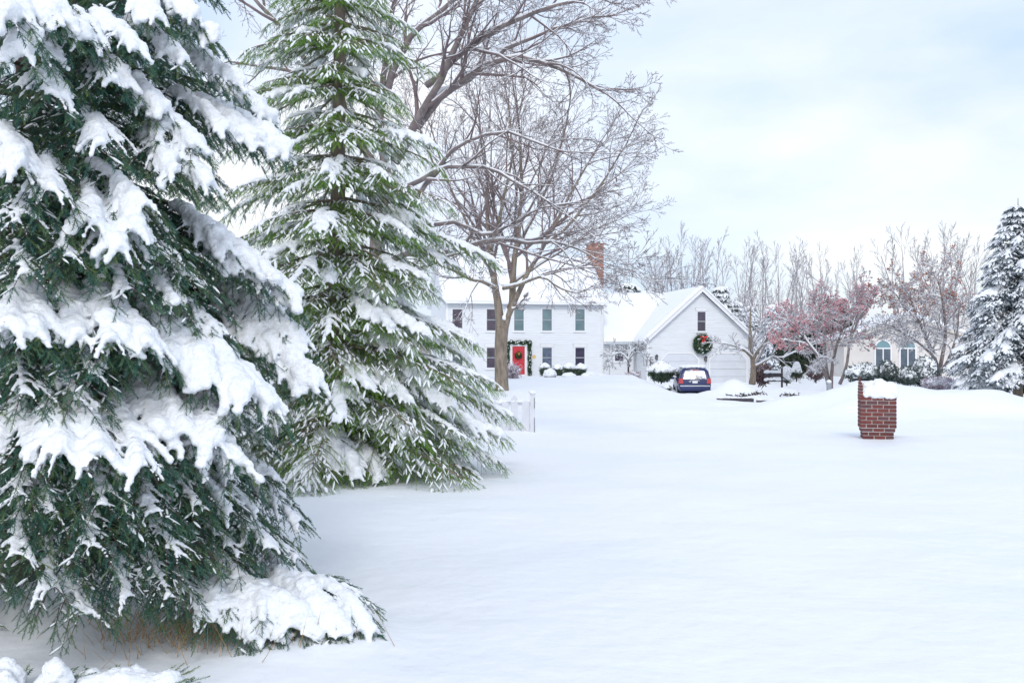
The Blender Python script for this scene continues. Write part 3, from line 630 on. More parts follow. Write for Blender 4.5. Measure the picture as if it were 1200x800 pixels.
for z_ in (.12, .60):
    m = MB(); m.box(-3.75, -.09, .015, .055, z_, z_+.085); m.build('rail', FP, fence)
for x_ in (-3.85, -.105):
    m = MB(); m.box(x_, x_+.105, -.05, .055, -.4, .86); m.box(x_-.012, x_+.117, -.062, .067, .862, .885); pp = m.build('post', FP, fence, bevel=.005)
m = MB(); m.tube([(-.012, -.058, .78), (-.012, -.058, .55)], .006, 5); m.tube([(-.012, -.058, .35), (-.012, -.058, .02)], .006, 5); m.build('latch_bar', mat('iron_dark', (.08, .08, .09), .5, metal=.6), fence)
sp_ = []; sr = []
for i in range(260):
    x = -3.7*rs.rand()**1.0; sp_.append((x, .03+rs.normal(0, .02), .70+rs.normal(0, .015))); sr.append(.03+.02*rs.rand())
for i in range(40): sp_.append((-.05+rs.normal(0, .03), rs.normal(0, .03), .90+rs.normal(0, .01))); sr.append(.035)
link('snow', remeshed('snow', np.array(sp_), np.array(sr), .018, .8, 3), SNOW, fence)

# ------------------------------------------------------------------ small things in the yards
DW = mat('dark_timber', (.035, .035, .05), .8, (.07, .06, .07), 8)
bd = 56.0; bx = GX(917, bd); bz = gz(bx, bd)
bench = thing('rail_fence', 'short dark wooden rail fence capped with snow beside the bare lawn tree', 'fence', (bx, bd, CAMZ+(HOR-449)/FPX*bd), 0)
kx = bd/FPX
for z0, z1 in ((.10, .19), (.36, .62)): m = MB(); m.box(-21*kx, -2*kx, -.03, .03, z0, z1); m.build('rail', DW, bench)
m = MB(); m.box(-1.6*kx, .2*kx, -.06, .06, -.5, 18*kx); m.build('post', DW, bench)
m = MB(); m.tube([(.02, 0, .35), (9*kx, -.1, .0)], .03, 5); m.build('brace', DW, bench)
sp_ = [(-21*kx+rs.rand()*18*kx, rs.normal(0, .03), .66+rs.normal(0, .02)) for _ in range(90)]+[(-21*kx+rs.rand()*18*kx, -.04, .24+rs.normal(0, .02)) for _ in range(90)]
link('snow', remeshed('snow', np.array(sp_), .06+.03*rs.rand(180), .03, .8, 3), SNOW, bench)
# timber edging lying across the drive mouth
ed = 41.0
for ua, ub, lab in ((840, 883, 'longer dark timber edging board half buried in snow, left one'), (886.5, 922, 'shorter dark timber edging board half buried in snow, right one')):
    xa, xb = GX(ua, ed), GX(ub, ed); zc = max(CAMZ+(HOR-471)/FPX*ed, max(gz(q_, ed-.1) for q_ in np.linspace(xa, xb, 12))-.02)
    e_ = MB(); e_.box(0, xb-xa, -.06, .06, -.2, .06); t = thing('edging_board', lab, 'edging', (xa, ed, zc), 0, 'timber edging boards by the drive'); e_.build('board', DW, t)
    sp_ = [(rs.rand()*(xb-xa), .05+rs.normal(0, .02), .09) for _ in range(70)]; link('snow', remeshed('snow', np.array(sp_), .04+.02*rs.rand(70), .025, .8, 3), SNOW, t)
# marker stakes
for u, v0, v1, d in ((971.5, 459, 447, 45),):
    x = GX(u, d); t = thing('marker_stake', 'small snow-dusted grey marker stake left of the brick mailbox', 'stake', (x, d, CAMZ+(HOR-v0)/FPX*d), .2)
    m = MB(); m.box(-.1, .1, -.05, .05, -.5, (v0-v1)/FPX*d); m.build('stake', mat('weathered_wood', (.3, .32, .36), .9), t)
    V, F = scatter(ICO1, np.array([[0, 0, (v0-v1)/FPX*d]]), scale=np.array([[.14, .1, .1]])); link('snow', npmesh('snow', V, F, True), SNOW, t)
# ------------------------------------------------------------------ conifers
def needle_tmpl(n, nl, nw, seed, stem=.012):
    r = np.random.RandomState(seed); V = []; F = []
    for i in range(n):
        t = (i+.5)/n*.98; a = i*2.399+r.rand()*.6; f = .8+.3*r.rand() - .25*t
        d = nrm(np.array([.55+.7*t*t, math.cos(a), math.sin(a)*.85])); b = np.array([t, 0, 0]); s = nrm(np.cross(d, [1, 0, 0]+r.normal(0, .2, 3)))*nw/2
        k = len(V); V += [b-s, b+s, b+d*nl*f]; F.append((k, k+1, k+2))
    for i in range(3):
        k = len(V); a, b = i*2.094, (i+1)*2.094
        V += [np.array([0, math.cos(a)*stem, math.sin(a)*stem]), np.array([0, math.cos(b)*stem, math.sin(b)*stem]), np.array([1, 0, 0])]; F.append((k, k+1, k+2))
    return np.array(V), np.array(F)
def spindle_tmpl(sides=5, prof=((0, .25), (.3, .95), (.7, .9), (1, .3)), bend=0):
    V = []; F = []
    for x, r in prof:
        for k in range(sides): a = 2*PI*k/sides; V.append((x, r*math.cos(a), r*.8*math.sin(a)))
    V += [(-.05, 0, 0), (1.06, 0, 0)]; n = len(prof)
    for i in range(n-1):
        for k in range(sides): a, b = i*sides+k, i*sides+(k+1) % sides; F += [(a, b, b+sides), (a, b+sides, a+sides)]
    for k in range(sides): F += [(n*sides, (k+1) % sides, k), (n*sides+1, (n-1)*sides+k, (n-1)*sides+(k+1) % sides)]
    return np.array(V), np.array(F)
def frames(d, up):
    x = nrm(d); y = nrm(np.cross(up, x)); z = np.cross(x, y); return np.stack([x, y, z], -1)
UPV = np.array([0, 0, 1.])
class Conifer:
    def __init__(s, seed): s.r = np.random.RandomState(seed); s.limbs = []; s.tw = []; s.pads = []; s.subs = []
    def bough(s, S, T, arch=.2, width=.30, load=.05, twl=.1, sp=.075, tsp=.045, droop=.5, hang=.35, lr=.02, start=.22, fan=50, snow_from=.35, dens=1.0):
        r = s.r; S = np.array(S, float); T = np.array(T, float); Lb = np.linalg.norm(T-S); n = 12
        t = np.linspace(0, 1, n)[:, None]; side0 = nrm(np.cross(T-S, UPV)); wob = r.normal(0, .03)*Lb
        pts = S+(T-S)*t+UPV*arch*Lb*(4*t*(1-t))*(.55+.45*t)+side0*wob*np.sin(t*PI)
        s.limbs.append((pts, lr*(1-.85*t[:, 0])))
        ns = max(4, int(Lb*(1-start)/sp)); ts = np.linspace(start, .985, ns); q = 0
        lobes = r.rand()*6
        for i, tt in enumerate(ts):
            f = tt*(n-1); a = int(min(n-2, f)); p = pts[a]+(pts[a+1]-pts[a])*(f-a); d = nrm(pts[a+1]-pts[a]); h = nrm(np.cross(d, UPV))
            for sg in (-1, 1):
                if r.rand() > dens: continue
                ang = math.radians(fan*(1-.45*tt)+r.normal(0, 6)); ls = width*Lb*((1-tt)**.55*min(1, (tt-start*.5)/.25)+.12)*(.75+.5*r.rand())
                if ls < twl*.6: ls = twl*.6
                sd_ = nrm(d*math.cos(ang)+sg*h*math.sin(ang)+UPV*r.normal(.02, .08)); m = max(2, int(ls/tsp)); qs = np.linspace(0, 1, m+1)[:, None]
                sp_ = p+sd_*ls*qs-UPV*droop*ls*qs**2*(.7+.5*r.rand())
                if ls > twl*1.3: s.subs.append((sp_[::max(1, m//3)][:4] if False else np.stack([sp_[0], sp_[m//2], sp_[-1]]), np.array([.25, .18, .08])*lr))
                td = nrm(np.gradient(sp_, axis=0)); hh = nrm(np.cross(td, UPV))
                for s2 in (-1, 1):
                    k = np.arange(m+1); a2 = np.radians(38+r.normal(0, 10, m+1)); dirs = td*np.cos(a2)[:, None]+s2*hh*np.sin(a2)[:, None]-UPV*(hang*(r.rand(m+1)[:, None]*1.0+.15))
                    s.tw.append(np.concatenate([sp_, nrm(dirs), (twl*(.65+.6*r.rand(m+1)))[:, None], np.full((m+1, 1), tt)], 1))
                s.tw.append(np.concatenate([sp_[-1:], td[-1:]-UPV*.15, [[twl*1.25]], [[tt]]], 1))
                if load > 0 and tt > snow_from:
                    ld = load*(.35+1.0*(.5+.5*math.sin(lobes+i*.75+sg*1.3)))*r.uniform(.6, 1.15)*min(1, (tt-snow_from)/.12+.3)
                    ld = max(ld, .013); kq = max(4, int(ls/(ld*.27+.002))); u_ = np.linspace(0, .97, kq)[:, None]; pp = p+sd_*ls*u_-UPV*droop*ls*u_**2*.9
                    rad = ld*(1-.55*u_[:, 0])*(.8+.4*r.rand(kq)); s.pads.append(np.concatenate([pp+UPV*(rad*.42)[:, None], rad[:, None]], 1))
        if load > 0:
            kk = max(4, int(Lb*(1-snow_from)/(load*.5))); u_ = np.linspace(snow_from, 1.0, kk); f = u_*(n-1); a = np.minimum(n-2, f.astype(int)); pp = pts[a]+(pts[a+1]-pts[a])*(f-a)[:, None]
            rad = load*(1.15-.45*np.abs(u_-.8)/.45)*(.85+.35*r.rand(kk)); s.pads.append(np.concatenate([pp+UPV*(rad*.45)[:, None], rad[:, None]], 1))
    def build(s, root, base, trunk, mats, tmpls, strip=.5, stripw=.1, voxel=.013, smooth=2, barkm=None, lift=.06, cull=None, zmin=-.85):
        """trunk: (pts, radii) world; everything is stored relative to base"""
        base = np.array(base, float)
        V, F = tubes([(trunk[0]-base, trunk[1])], 14); tr = link('trunk', npmesh('trunk', V, F, True), barkm or BARKD, root)
        parts = [tubes([(p-base, r) for p, r in s.limbs], 6), tubes([(p-base, r) for p, r in s.subs], 3)]
        V, F = merge(parts); link('branches', npmesh('branches', V, F, True), barkm or BARKD, root)
        tw = np.concatenate(s.tw); r = s.r
        if cull is not None: tw = tw[cull(tw, r)]
        pos, d, sc = tw[:, :3]-base, tw[:, 3:6], tw[:, 6]; up = UPV+r.normal(0, .25, (len(tw), 3)); M = frames(d, up)
        out = []; tints = []; pick = r.randint(0, len(tmpls), len(tw)); tv = np.clip(r.normal(.22, .25, len(tw)), 0, 1)
        for k, T in enumerate(tmpls):
            q = pick == k
            if q.any(): out.append(scatter(T, pos[q], M[q]*sc[q][:, None, None])); tints.append(np.repeat(tv[q], len(T[0])))
        V, F = merge(out); cr_ = link('crown', npmesh('crown', V, F, tint=np.concatenate(tints)), mats, root)
        sn = []
        q = (r.rand(len(tw)) < strip) & (d[:, 2] > zmin)
        if q.any():
            SP = spindle_tmpl(); SS = SP[0]*np.array([.92, stripw, stripw]); L_ = sc[q]*(.35+.75*r.rand(q.sum()))
            Mq = frames(d[q], np.tile(UPV, (q.sum(), 1))); wj = (.45+1.0*r.rand(q.sum()))
            Ms = Mq*np.stack([L_, sc[q]*wj, sc[q]*wj], -1)[:, None, :]
            V, F = scatter((SS, SP[1]), pos[q]+Mq[:, :, 2]*(sc[q]*lift)[:, None], Ms); link('twig_snow', npmesh('twig_snow', V, F, True), SNOW, cr_)
        if s.pads:
            pd = np.concatenate(s.pads); j = r.normal(0, 1, (len(pd), 3))*pd[:, 3:4]*.13
            me = remeshed('snow', pd[:, :3]-base+j, pd[:, 3], voxel, .8, smooth); link('snow', me, SNOW, root)
        print('CONIFER', root.name, 'twigs', len(tw), 'pads', sum(len(a) for a in s.pads))
TREES = 'all'
# ---- 1: the great blue-green spruce in the left foreground
rr = np.random.RandomState(21)
TX, TY = -3.65, 7.3
def hero():
    c = Conifer(31); base = np.array([TX, TY, gz(TX, TY)])
    axis = lambda z: np.array([TX+.03*z, TY-.02*z, z])
    def to(u, v, d, dz=.5, **k):
        T = P(u, v, d); z0 = T[2]+dz; c.bough(axis(z0), T, **k)
    H = dict(load=.05, width=.21, arch=.12, droop=.55, hang=.22, twl=.08, snow_from=.76, fan=54, start=.42, sp=.08, tsp=.05)
    def pad(u, v, d, dz=.55, load=.052, **k): a = dict(H); a.update(load=load); a.update(k); to(u, v, d, dz, **a)
    # the heavy snow pads that the eye meets
    pad(140, 292, 5.0, .35, .050); pad(158, 268, 5.1, .4, .045); pad(112, 262, 5.0, .35, .04)
    pad(243, 215, 5.5, .5, .05); pad(228, 170, 5.6, .5, .055); pad(205, 200, 5.4, .45, .04); pad(190, 128, 5.6, .5, .05)
    pad(336, 178, 6.3, .55, .062); pad(300, 165, 6.2, .5, .06); pad(318, 140, 6.5, .5, .055); pad(262, 150, 6.0, .5, .05)
    pad(346, 352, 6.3, .6, .062); pad(322, 330, 6.2, .6, .06); pad(290, 310, 6.1, .55, .055); pad(265, 290, 6.0, .5, .05)
    pad(368, 448, 6.25, .6, .068); pad(345, 425, 6.3, .6, .065); pad(320, 405, 6.3, .6, .055); pad(352, 395, 6.4, .6, .05)
    pad(318, 478, 5.5, .6, .062); pad(285, 462, 5.35, .6, .07); pad(245, 440, 5.3, .55, .066); pad(205, 425, 5.25, .5, .055); pad(262, 420, 5.5, .55, .06)
    pad(278, 545, 5.25, .55, .058); pad(250, 520, 5.2, .55, .06); pad(215, 505, 5.15, .5, .05); pad(190, 512, 5.1, .5, .045)
    pad(172, 405, 5.0, .4, .045); pad(130, 398, 4.9, .4, .048); pad(92, 392, 4.9, .35, .04)
    pad(165, 545, 4.8, .4, .036); pad(118, 532, 4.75, .4, .048); pad(72, 528, 4.7, .4, .044); pad(35, 540, 4.7, .35, .036)
    pad(22, 195, 4.8, .35, .05); pad(40, 392, 4.75, .35, .045); pad(10, 385, 4.7, .3, .04); pad(60, 222, 4.9, .35, .03)
    pad(205, 355, 5.3, .4, .034); pad(120, 170, 5.1, .4, .035); pad(170, 240, 5.2, .4, .035); pad(60, 110, 5.0, .4, .03)
    pad(155, 55, 5.4, .5, .045); pad(215, 70, 5.8, .5, .05); pad(100, 45, 5.2, .45, .045); pad(250, 45, 6.0, .5, .045); pad(25, 60, 4.8, .4, .065); pad(8, 20, 4.7, .4, .07)
    pad(185, 20, 5.6, .5, .05); pad(275, 95, 6.2, .5, .045); pad(60, 15, 5.0, .5, .05); pad(130, 95, 5.3, .4, .04); pad(228, 18, 5.9, .5, .045)
    # right-hand lower edge, lighter loads
    for u, v, d in ((382, 610, 6.2), (372, 590, 6.4), (378, 655, 6.0), (352, 560, 6.2), (330, 600, 5.8), (345, 640, 5.7), (310, 650, 5.6), (388, 690, 6.0), (300, 600, 5.6), (330, 690, 5.6), (340, 520, 6.3), (300, 560, 5.8), (265, 640, 5.4), (270, 700, 5.5), (356, 500, 6.3)):
        pad(u-30, v, d, .45, (.014+.014*rr.rand()) if rr.rand() < .85 else 0, width=.22, droop=.35, snow_from=.84)
    for u, v, d in ((60, 600, 4.75), (20, 580, 4.7), (110, 640, 4.8), (180, 600, 5.0), (210, 650, 5.1), (150, 700, 5.0), (60, 690, 4.8), (15, 650, 4.7), (230, 590, 5.3), (120, 590, 4.8), (90, 470, 4.9), (30, 460, 4.8), (200, 700, 5.1), (240, 720, 5.3), (100, 720, 4.9), (30, 320, 4.8), (80, 300, 4.9), (20, 260, 4.8), (230, 330, 5.5), (190, 300, 5.3), (150, 340, 5.1), (250, 380, 5.6), (110, 440, 4.9)):
        pad(u, v, d, .4, .013+.006*rr.rand(), width=.24, droop=.3, snow_from=.87)
    # the bough bent to the ground under its snow
    for u, v, d, l in ((436, 748, 5.55, .04), (404, 764, 5.45, .05), (366, 772, 5.4, .055), (326, 772, 5.35, .05), (296, 765, 5.3, .04), (418, 728, 5.7, .04)):
        T = P(u, v, d); T[2] = max(T[2], gz(T[0], T[1])+.04); D_ = nrm(np.array([TX, TY, T[2]])-T); c.bough(T+D_*(.85+.25*rr.rand())+UPV*.10, T, arch=.20+.05*rr.rand(), width=.34, load=l*.9, droop=.35, snow_from=.18, twl=.08, start=.15, sp=.055)
    # filler boughs all round, denser toward the camera and the right
    z = .25; k = 0
    while z < 8.8:
        R = 2.72*(1-z/9.6)**.9; nb = 8 if z < 4.6 else 4
        for j in range(nb):
            a = k*2.399+j*2*PI/nb+rr.normal(0, .12); Rk = R*(.86+.14*min(1, max(0, (z-.8)/1.2))); front = math.cos(a-math.radians(-60)) > -.25
            if not front and rr.rand() < .45: continue
            rl = Rk*rr.uniform(.70, .93); tz = z-.12-.25*rr.rand()*rl/2.5
            T = np.array([TX+rl*math.cos(a), TY+rl*math.sin(a), max(tz, .10)]); heavy = rr.rand()
            inner = z < 4.6 and front
            c.bough(axis(z+.35*rl/2.5), T, arch=.10, width=.27, load=(.02+.02*heavy if heavy > .9 else (.012+.01*rr.rand() if heavy > .55 else 0)), droop=.35, hang=.3, snow_from=.8, twl=.10,
                    sp=.105 if inner else .18, tsp=.075 if inner else .12, start=.3)
        z += .17+.06*z/4; k += 1
    root = thing('spruce_tree', 'huge blue-green spruce loaded with heavy snow pads, filling the left foreground', 'spruce', base)
    zz = np.linspace(-.3, 9.5, 14)+base[2]; tp = np.stack([TX+.03*zz, TY-.02*zz, zz], -1)
    tm = [needle_tmpl(26, .25, .055, q) for q in range(4)]
    c.build(root, base, (tp, np.linspace(.17, .02, 14)), NEED1, tm, strip=.26, stripw=.10, voxel=.013, smooth=2, lift=.05, zmin=-.62)
if TREES != 'none': hero()
# ---- 2: the Norway spruce behind it, fresh green hanging twigs
def second():
    c = Conifer(8); bx_, by_ = GX(392, 14.2), 14.2; base = np.array([bx_, by_, gz(bx_, by_)]); r = c.r
    axis = lambda z: np.array([bx_+.012*z, by_, z])
    z = .3; k = 0
    while z < 11.2:
        tier = (k % 3)*.13; R = float(np.interp(z, [0, 2.5, 4.8, 6.2, 8, 12], [2.75, 2.05, 1.45, 1.25, 1.0, .05]))*(1-tier); nb = (12, 8, 6)[k % 3] if z < 6.8 else 6
        for j in range(nb):
            a = k*2.399+j*2*PI/nb+r.normal(0, .15); cam_ = math.sin(a) < .35
            rl = R*r.uniform(.62, 1.12); T = np.array([bx_+rl*math.cos(a), by_+rl*math.sin(a), max(z-.10*rl-.12*r.rand()*rl, .12)])
            ld = r.choice([.0, .028, .04, .06], p=[.42, .18, .20, .20])*(1.1 if z < 3 else .85)
            c.bough(axis(z+.12*rl), T, arch=.06, width=.30, load=ld, droop=.35, hang=1.0, twl=.145, sp=.125 if cam_ else .2, tsp=.085 if cam_ else .13, lr=.028, start=.12, fan=54, snow_from=.45)
        z += (.14, .20, .30)[k % 3]*(1 if z < 7 else 1.8); k += 1
    # long low boughs sweeping right, and one bent to the snow in front
    for u, v, d, l in ((600, 486, 14.4, .03), (590, 508, 14.0, .03), (572, 448, 14.6, .04), (548, 420, 14.4, .05), (552, 398, 14.6, .05), (585, 540, 13.8, .03), (560, 556, 13.6, .03), (540, 520, 13.5, .045), (500, 392, 13.2, .07), (530, 475, 13.2, .055), (470, 520, 12.8, .04), (460, 385, 12.9, .06), (480, 470, 12.8, .06),
                       (578, 305, 14.8, .04), (540, 315, 14.6, .03), (505, 262, 14.4, .03), (480, 225, 14.2, .03), (420, 555, 12.5, .07), (445, 560, 12.7, .06), (395, 545, 12.6, .06), (500, 550, 13.0, .04)):
        T = P(u, v, d); T[2] = max(T[2], gz(T[0], T[1])+.05); c.bough(axis(T[2]+.55), T, arch=.08, width=.26, load=l, droop=.4, hang=.8, twl=.14, sp=.10, tsp=.07, lr=.03, start=.2, fan=48, snow_from=.4)
    root = thing('spruce_tree', 'tall fresh-green spruce with drooping snow-streaked boughs, second tree behind the huge one', 'spruce', base)
    zz = np.linspace(-.3, 12.2, 14)+base[2]; tp = np.stack([bx_+.012*zz, by_+0*zz, zz], -1)
    tm = [needle_tmpl(20, .17, .036, 20+q) for q in range(3)]
    c.build(root, base, (tp, np.linspace(.15, .02, 14)), NEED2, tm, strip=.30, stripw=.105, voxel=.022, smooth=1, barkm=BARK, lift=.12)
if TREES != 'none': second()
# ---- generic snowy conifer
def spruce(name, label, u, v, d, vtop, wpx, seed, mats, dens=1.0, load=(.0, .12, .18), twl=.3, strip=.6, voxel=.06, nneed=8, base_z=None, asp=1.0, group=None, curve=.85, stripw=.2, loc=None, lowest=.06, vz=1.0):
    c = Conifer(seed); r = c.r; x = GX(u, d); bz = CAMZ+(HOR-v)/FPX*d if base_z is None else base_z; base = np.array([x, d, bz]); Ht = CAMZ+(HOR-vtop)/FPX*d-bz; R0 = wpx/2/FPX*d
    axis = lambda z: np.array([x, d, bz+z]); z = lowest*Ht; k = 0; dz = Ht/(26*dens)
    while z < Ht*.98:
        R = R0*(1-z/Ht)**curve*(.9+.2*r.rand())+.03*R0; nb = max(4, int(7*dens))
        for j in range(nb):
            a = k*2.399+j*2*PI/nb+r.normal(0, .2); rl = R*r.uniform(.75, 1.08)
            T = axis(max(z-.22*rl, .03))+np.array([rl*math.cos(a), rl*math.sin(a), 0]); ld = r.choice(load)
            c.bough(axis(z+.1*rl), T, arch=.05, width=.33, load=ld*(.5+.5*rl/R0) if ld else 0, droop=.3, hang=.5, twl=twl, sp=twl*.9, tsp=twl*.62, lr=.03, start=.15, fan=52, snow_from=.4)
        z += dz; k += 1
    root = thing(name, label, 'spruce' if 'spruce' in name else 'conifer', base, 0, group)
    zz = np.linspace(-.5, Ht, 8)+bz; tp = np.stack([x+0*zz, d+0*zz, zz], -1)
    c.build(root, base, (tp, np.linspace(.026*Ht, .01, 8)), mats, [needle_tmpl(nneed, .26, .09, 40+q, stem=.03) for q in range(2)], strip=strip, stripw=stripw, voxel=voxel, smooth=1, barkm=BARK if d < 40 else BARKD, lift=.12)
    return root
if TREES != 'none':
    spruce('blue_spruce', 'silver-blue spruce with thick snow on every bough at the right edge', 1193, 472, 35, 232, 178, 71, NEED3, dens=1.25, load=(.0, .07, .10), twl=.17, strip=.5, voxel=.045, nneed=10, curve=.8, lowest=.16, stripw=.2)
# ------------------------------------------------------------------ bare trees
_LIN = {n: np.linspace(0, 1, n) for n in range(2, 20)}
class Bare:
    def __init__(s, seed): s.r = np.random.RandomState(seed); s.big = []; s.mid = []; s.fine = []
    def poly(s, pts, radii, snow=1): s.big.append((np.array(pts, float), np.array(radii, float)))
    def grow(s, p, d, L_, r0, lev, P_):
        r = s.r; n = P_['n'][min(lev, len(P_['n'])-1)]; wob = P_['wob']; wob = wob[min(lev, len(wob)-1)] if isinstance(wob, list) else wob
        tr = P_['trop'][min(lev, len(P_['trop'])-1)]; step = L_/(n-1); W = (r.normal(0, wob, (n, 3))).tolist()
        x, y, z = map(float, p); dx, dy, dz = map(float, d); q = 1/math.sqrt(dx*dx+dy*dy+dz*dz+1e-12); dx *= q; dy *= q; dz *= q; pts = [(x, y, z)]
        bx, by, bz = r.normal(0, wob*.6, 3).tolist()
        for i in range(n-1):
            dx += W[i][0]+bx; dy += W[i][1]+by; dz += W[i][2]+tr+bz; q = 1/math.sqrt(dx*dx+dy*dy+dz*dz); dx *= q; dy *= q; dz *= q
            x += dx*step; y += dy*step; z += dz*step; pts.append((x, y, z))
        pts = np.array(pts); rr_ = np.maximum(r0*(1-_LIN[n]*.72), P_['rmin'])
        (s.mid if lev < P_['finelev'] else s.fine).append((pts, rr_))
        if lev < P_['max']: s.kids(pts, rr_, L_, lev, P_)
    def kids(s, pts, rr_, L_, lev, P_, t0=.22, num=None):
        r = s.r; k = num or P_['kids'][lev]; ph = r.rand()*6.28; n = len(pts); Pl = pts.tolist(); R_ = r.rand(k, 2).tolist(); G_ = r.normal(0, 1, (k, 2)).tolist()
        for j in range(k):
            t = t0+(1-t0)*(j+.3+.5*R_[j][0])/k; t = min(t, .985); f = t*(n-1); a = int(min(n-2, f)); f -= a; A, B = Pl[a], Pl[a+1]
            dx, dy, dz = B[0]-A[0], B[1]-A[1], B[2]-A[2]; p = (A[0]+dx*f, A[1]+dy*f, A[2]+dz*f); q = 1/math.sqrt(dx*dx+dy*dy+dz*dz+1e-12); dx *= q; dy *= q; dz *= q
            ph += 2.3+G_[j][0]*.4; ux, uy, uz = dy*.93-dz*.2, dz*.3-dx*.93, dx*.2-dy*.3; q = 1/math.sqrt(ux*ux+uy*uy+uz*uz+1e-12); ux *= q; uy *= q; uz *= q
            vx, vy, vz = dy*uz-dz*uy, dz*ux-dx*uz, dx*uy-dy*ux; ang = math.radians(P_['ang'][lev]+G_[j][1]*8); c, s_ = math.cos(ang), math.sin(ang); cp, sp_ = math.cos(ph)*s_, math.sin(ph)*s_
            nd = (dx*c+ux*cp+vx*sp_, dy*c+uy*cp+vy*sp_, dz*c+uz*cp+vz*sp_)
            l = L_*P_['ratio'][lev]*(1.12-.62*t)*(.7+.6*R_[j][1]); rc = min(rr_[a]*.62, rr_[0]*.5)
            s.grow(p, nd, l, rc, lev+1, P_)
        if lev < P_['max']:
            d = pts[-1]-pts[-2]; s.grow(pts[-1], d+r.normal(0, .25, 3)*np.linalg.norm(d), L_*P_['ratio'][lev]*.55, rr_[-1]*.8, lev+1, P_)
    def snowtubes(s, polys, k, add, prob, sides=4, mx=.5):
        out = []
        for p, r in polys:
            if s.r.rand() > prob: continue
            T = nrm(np.gradient(p, axis=0)); h = np.sqrt(1-T[:, 2]**2); m = np.clip((h-.35)/.35, 0, 1)*(.55+.55*s.r.rand(len(p)))
            if m.max() < .2: continue
            rs_ = (r*k+add)*m; rs_ = np.minimum(rs_, r*mx+add); out.append((p+UPV*((r*.85+rs_*.35)*(m > .05))[:, None], np.maximum(rs_, .0004)))
        return out
    def build(s, root, base, bark, twig, snow=dict(k=.75, add=.006, prob=.7), sides=(9, 5, 3), snowfine=True):
        base = np.array(base, float); B = lambda q: [(p-base, r) for p, r in q]
        if s.big: V, F = tubes(B(s.big), sides[0]); link('trunk', npmesh('trunk', V, F, True), bark, root)
        parts = []
        if s.mid: parts.append(tubes(B(s.mid), sides[1]))
        if s.fine: parts.append(tubes(B(s.fine), sides[2]))
        V, F = merge(parts); cr_ = link('crown', npmesh('crown', V, F, True), twig, root)
        if snow:
            q = []
            if s.big: q.append(tubes(B(s.snowtubes(s.big, snow['k'], snow['add']*2.5, 1, mx=.75)) or [(np.zeros((2, 3)), np.zeros(2))], 6))
            t_ = s.snowtubes(s.mid, snow['k'], snow['add'], min(1, snow['prob']*1.2), mx=.9)
            if t_: q.append(tubes(B(t_), 4))
            if snowfine:
                t_ = s.snowtubes(s.fine, snow['k'], snow['add']*.6, snow['prob'])
                if t_: q.append(tubes(B(t_), 3))
            V, F = merge(q); link('snow', npmesh('snow', V, F, True), SNOW, root)
        print('BARE', root.name, len(s.big), len(s.mid), len(s.fine))
def spline(pts, n):
    pts = np.array(pts, float); m = len(pts); t = np.linspace(0, m-1, n); out = []
    for q in t:
        i = int(min(m-2, q)); f = q-i; p0, p1, p2, p3 = pts[max(0, i-1)], pts[i], pts[i+1], pts[min(m-1, i+2)]
        out.append(.5*((2*p1)+(-p0+p2)*f+(2*p0-5*p1+4*p2-p3)*f*f+(-p0+3*p1-3*p2+p3)*f**3))
    return np.array(out)
def limb(b, pix, r0, r1, P_, kids, n=12, lev=0, t0=.25, L_=None, thr=None):
    """pix: list of (u, v, depth)"""
    pts = spline([P(*q) for q in pix], n); pts[1:-1] += b.r.normal(0, r0*.22, (n-2, 3)); rad = r0+(r1-r0)*np.linspace(0, 1, n)**.8
    b.big.append((pts, rad)); Lr = np.linalg.norm(np.diff(pts, axis=0), axis=1).sum() if L_ is None else L_
    if kids: b.kids(pts, rad, Lr, lev, P_, t0, kids)
    b.grow(pts[-1], pts[-1]-pts[-2], Lr*.35, r1*.9, lev+1, P_)
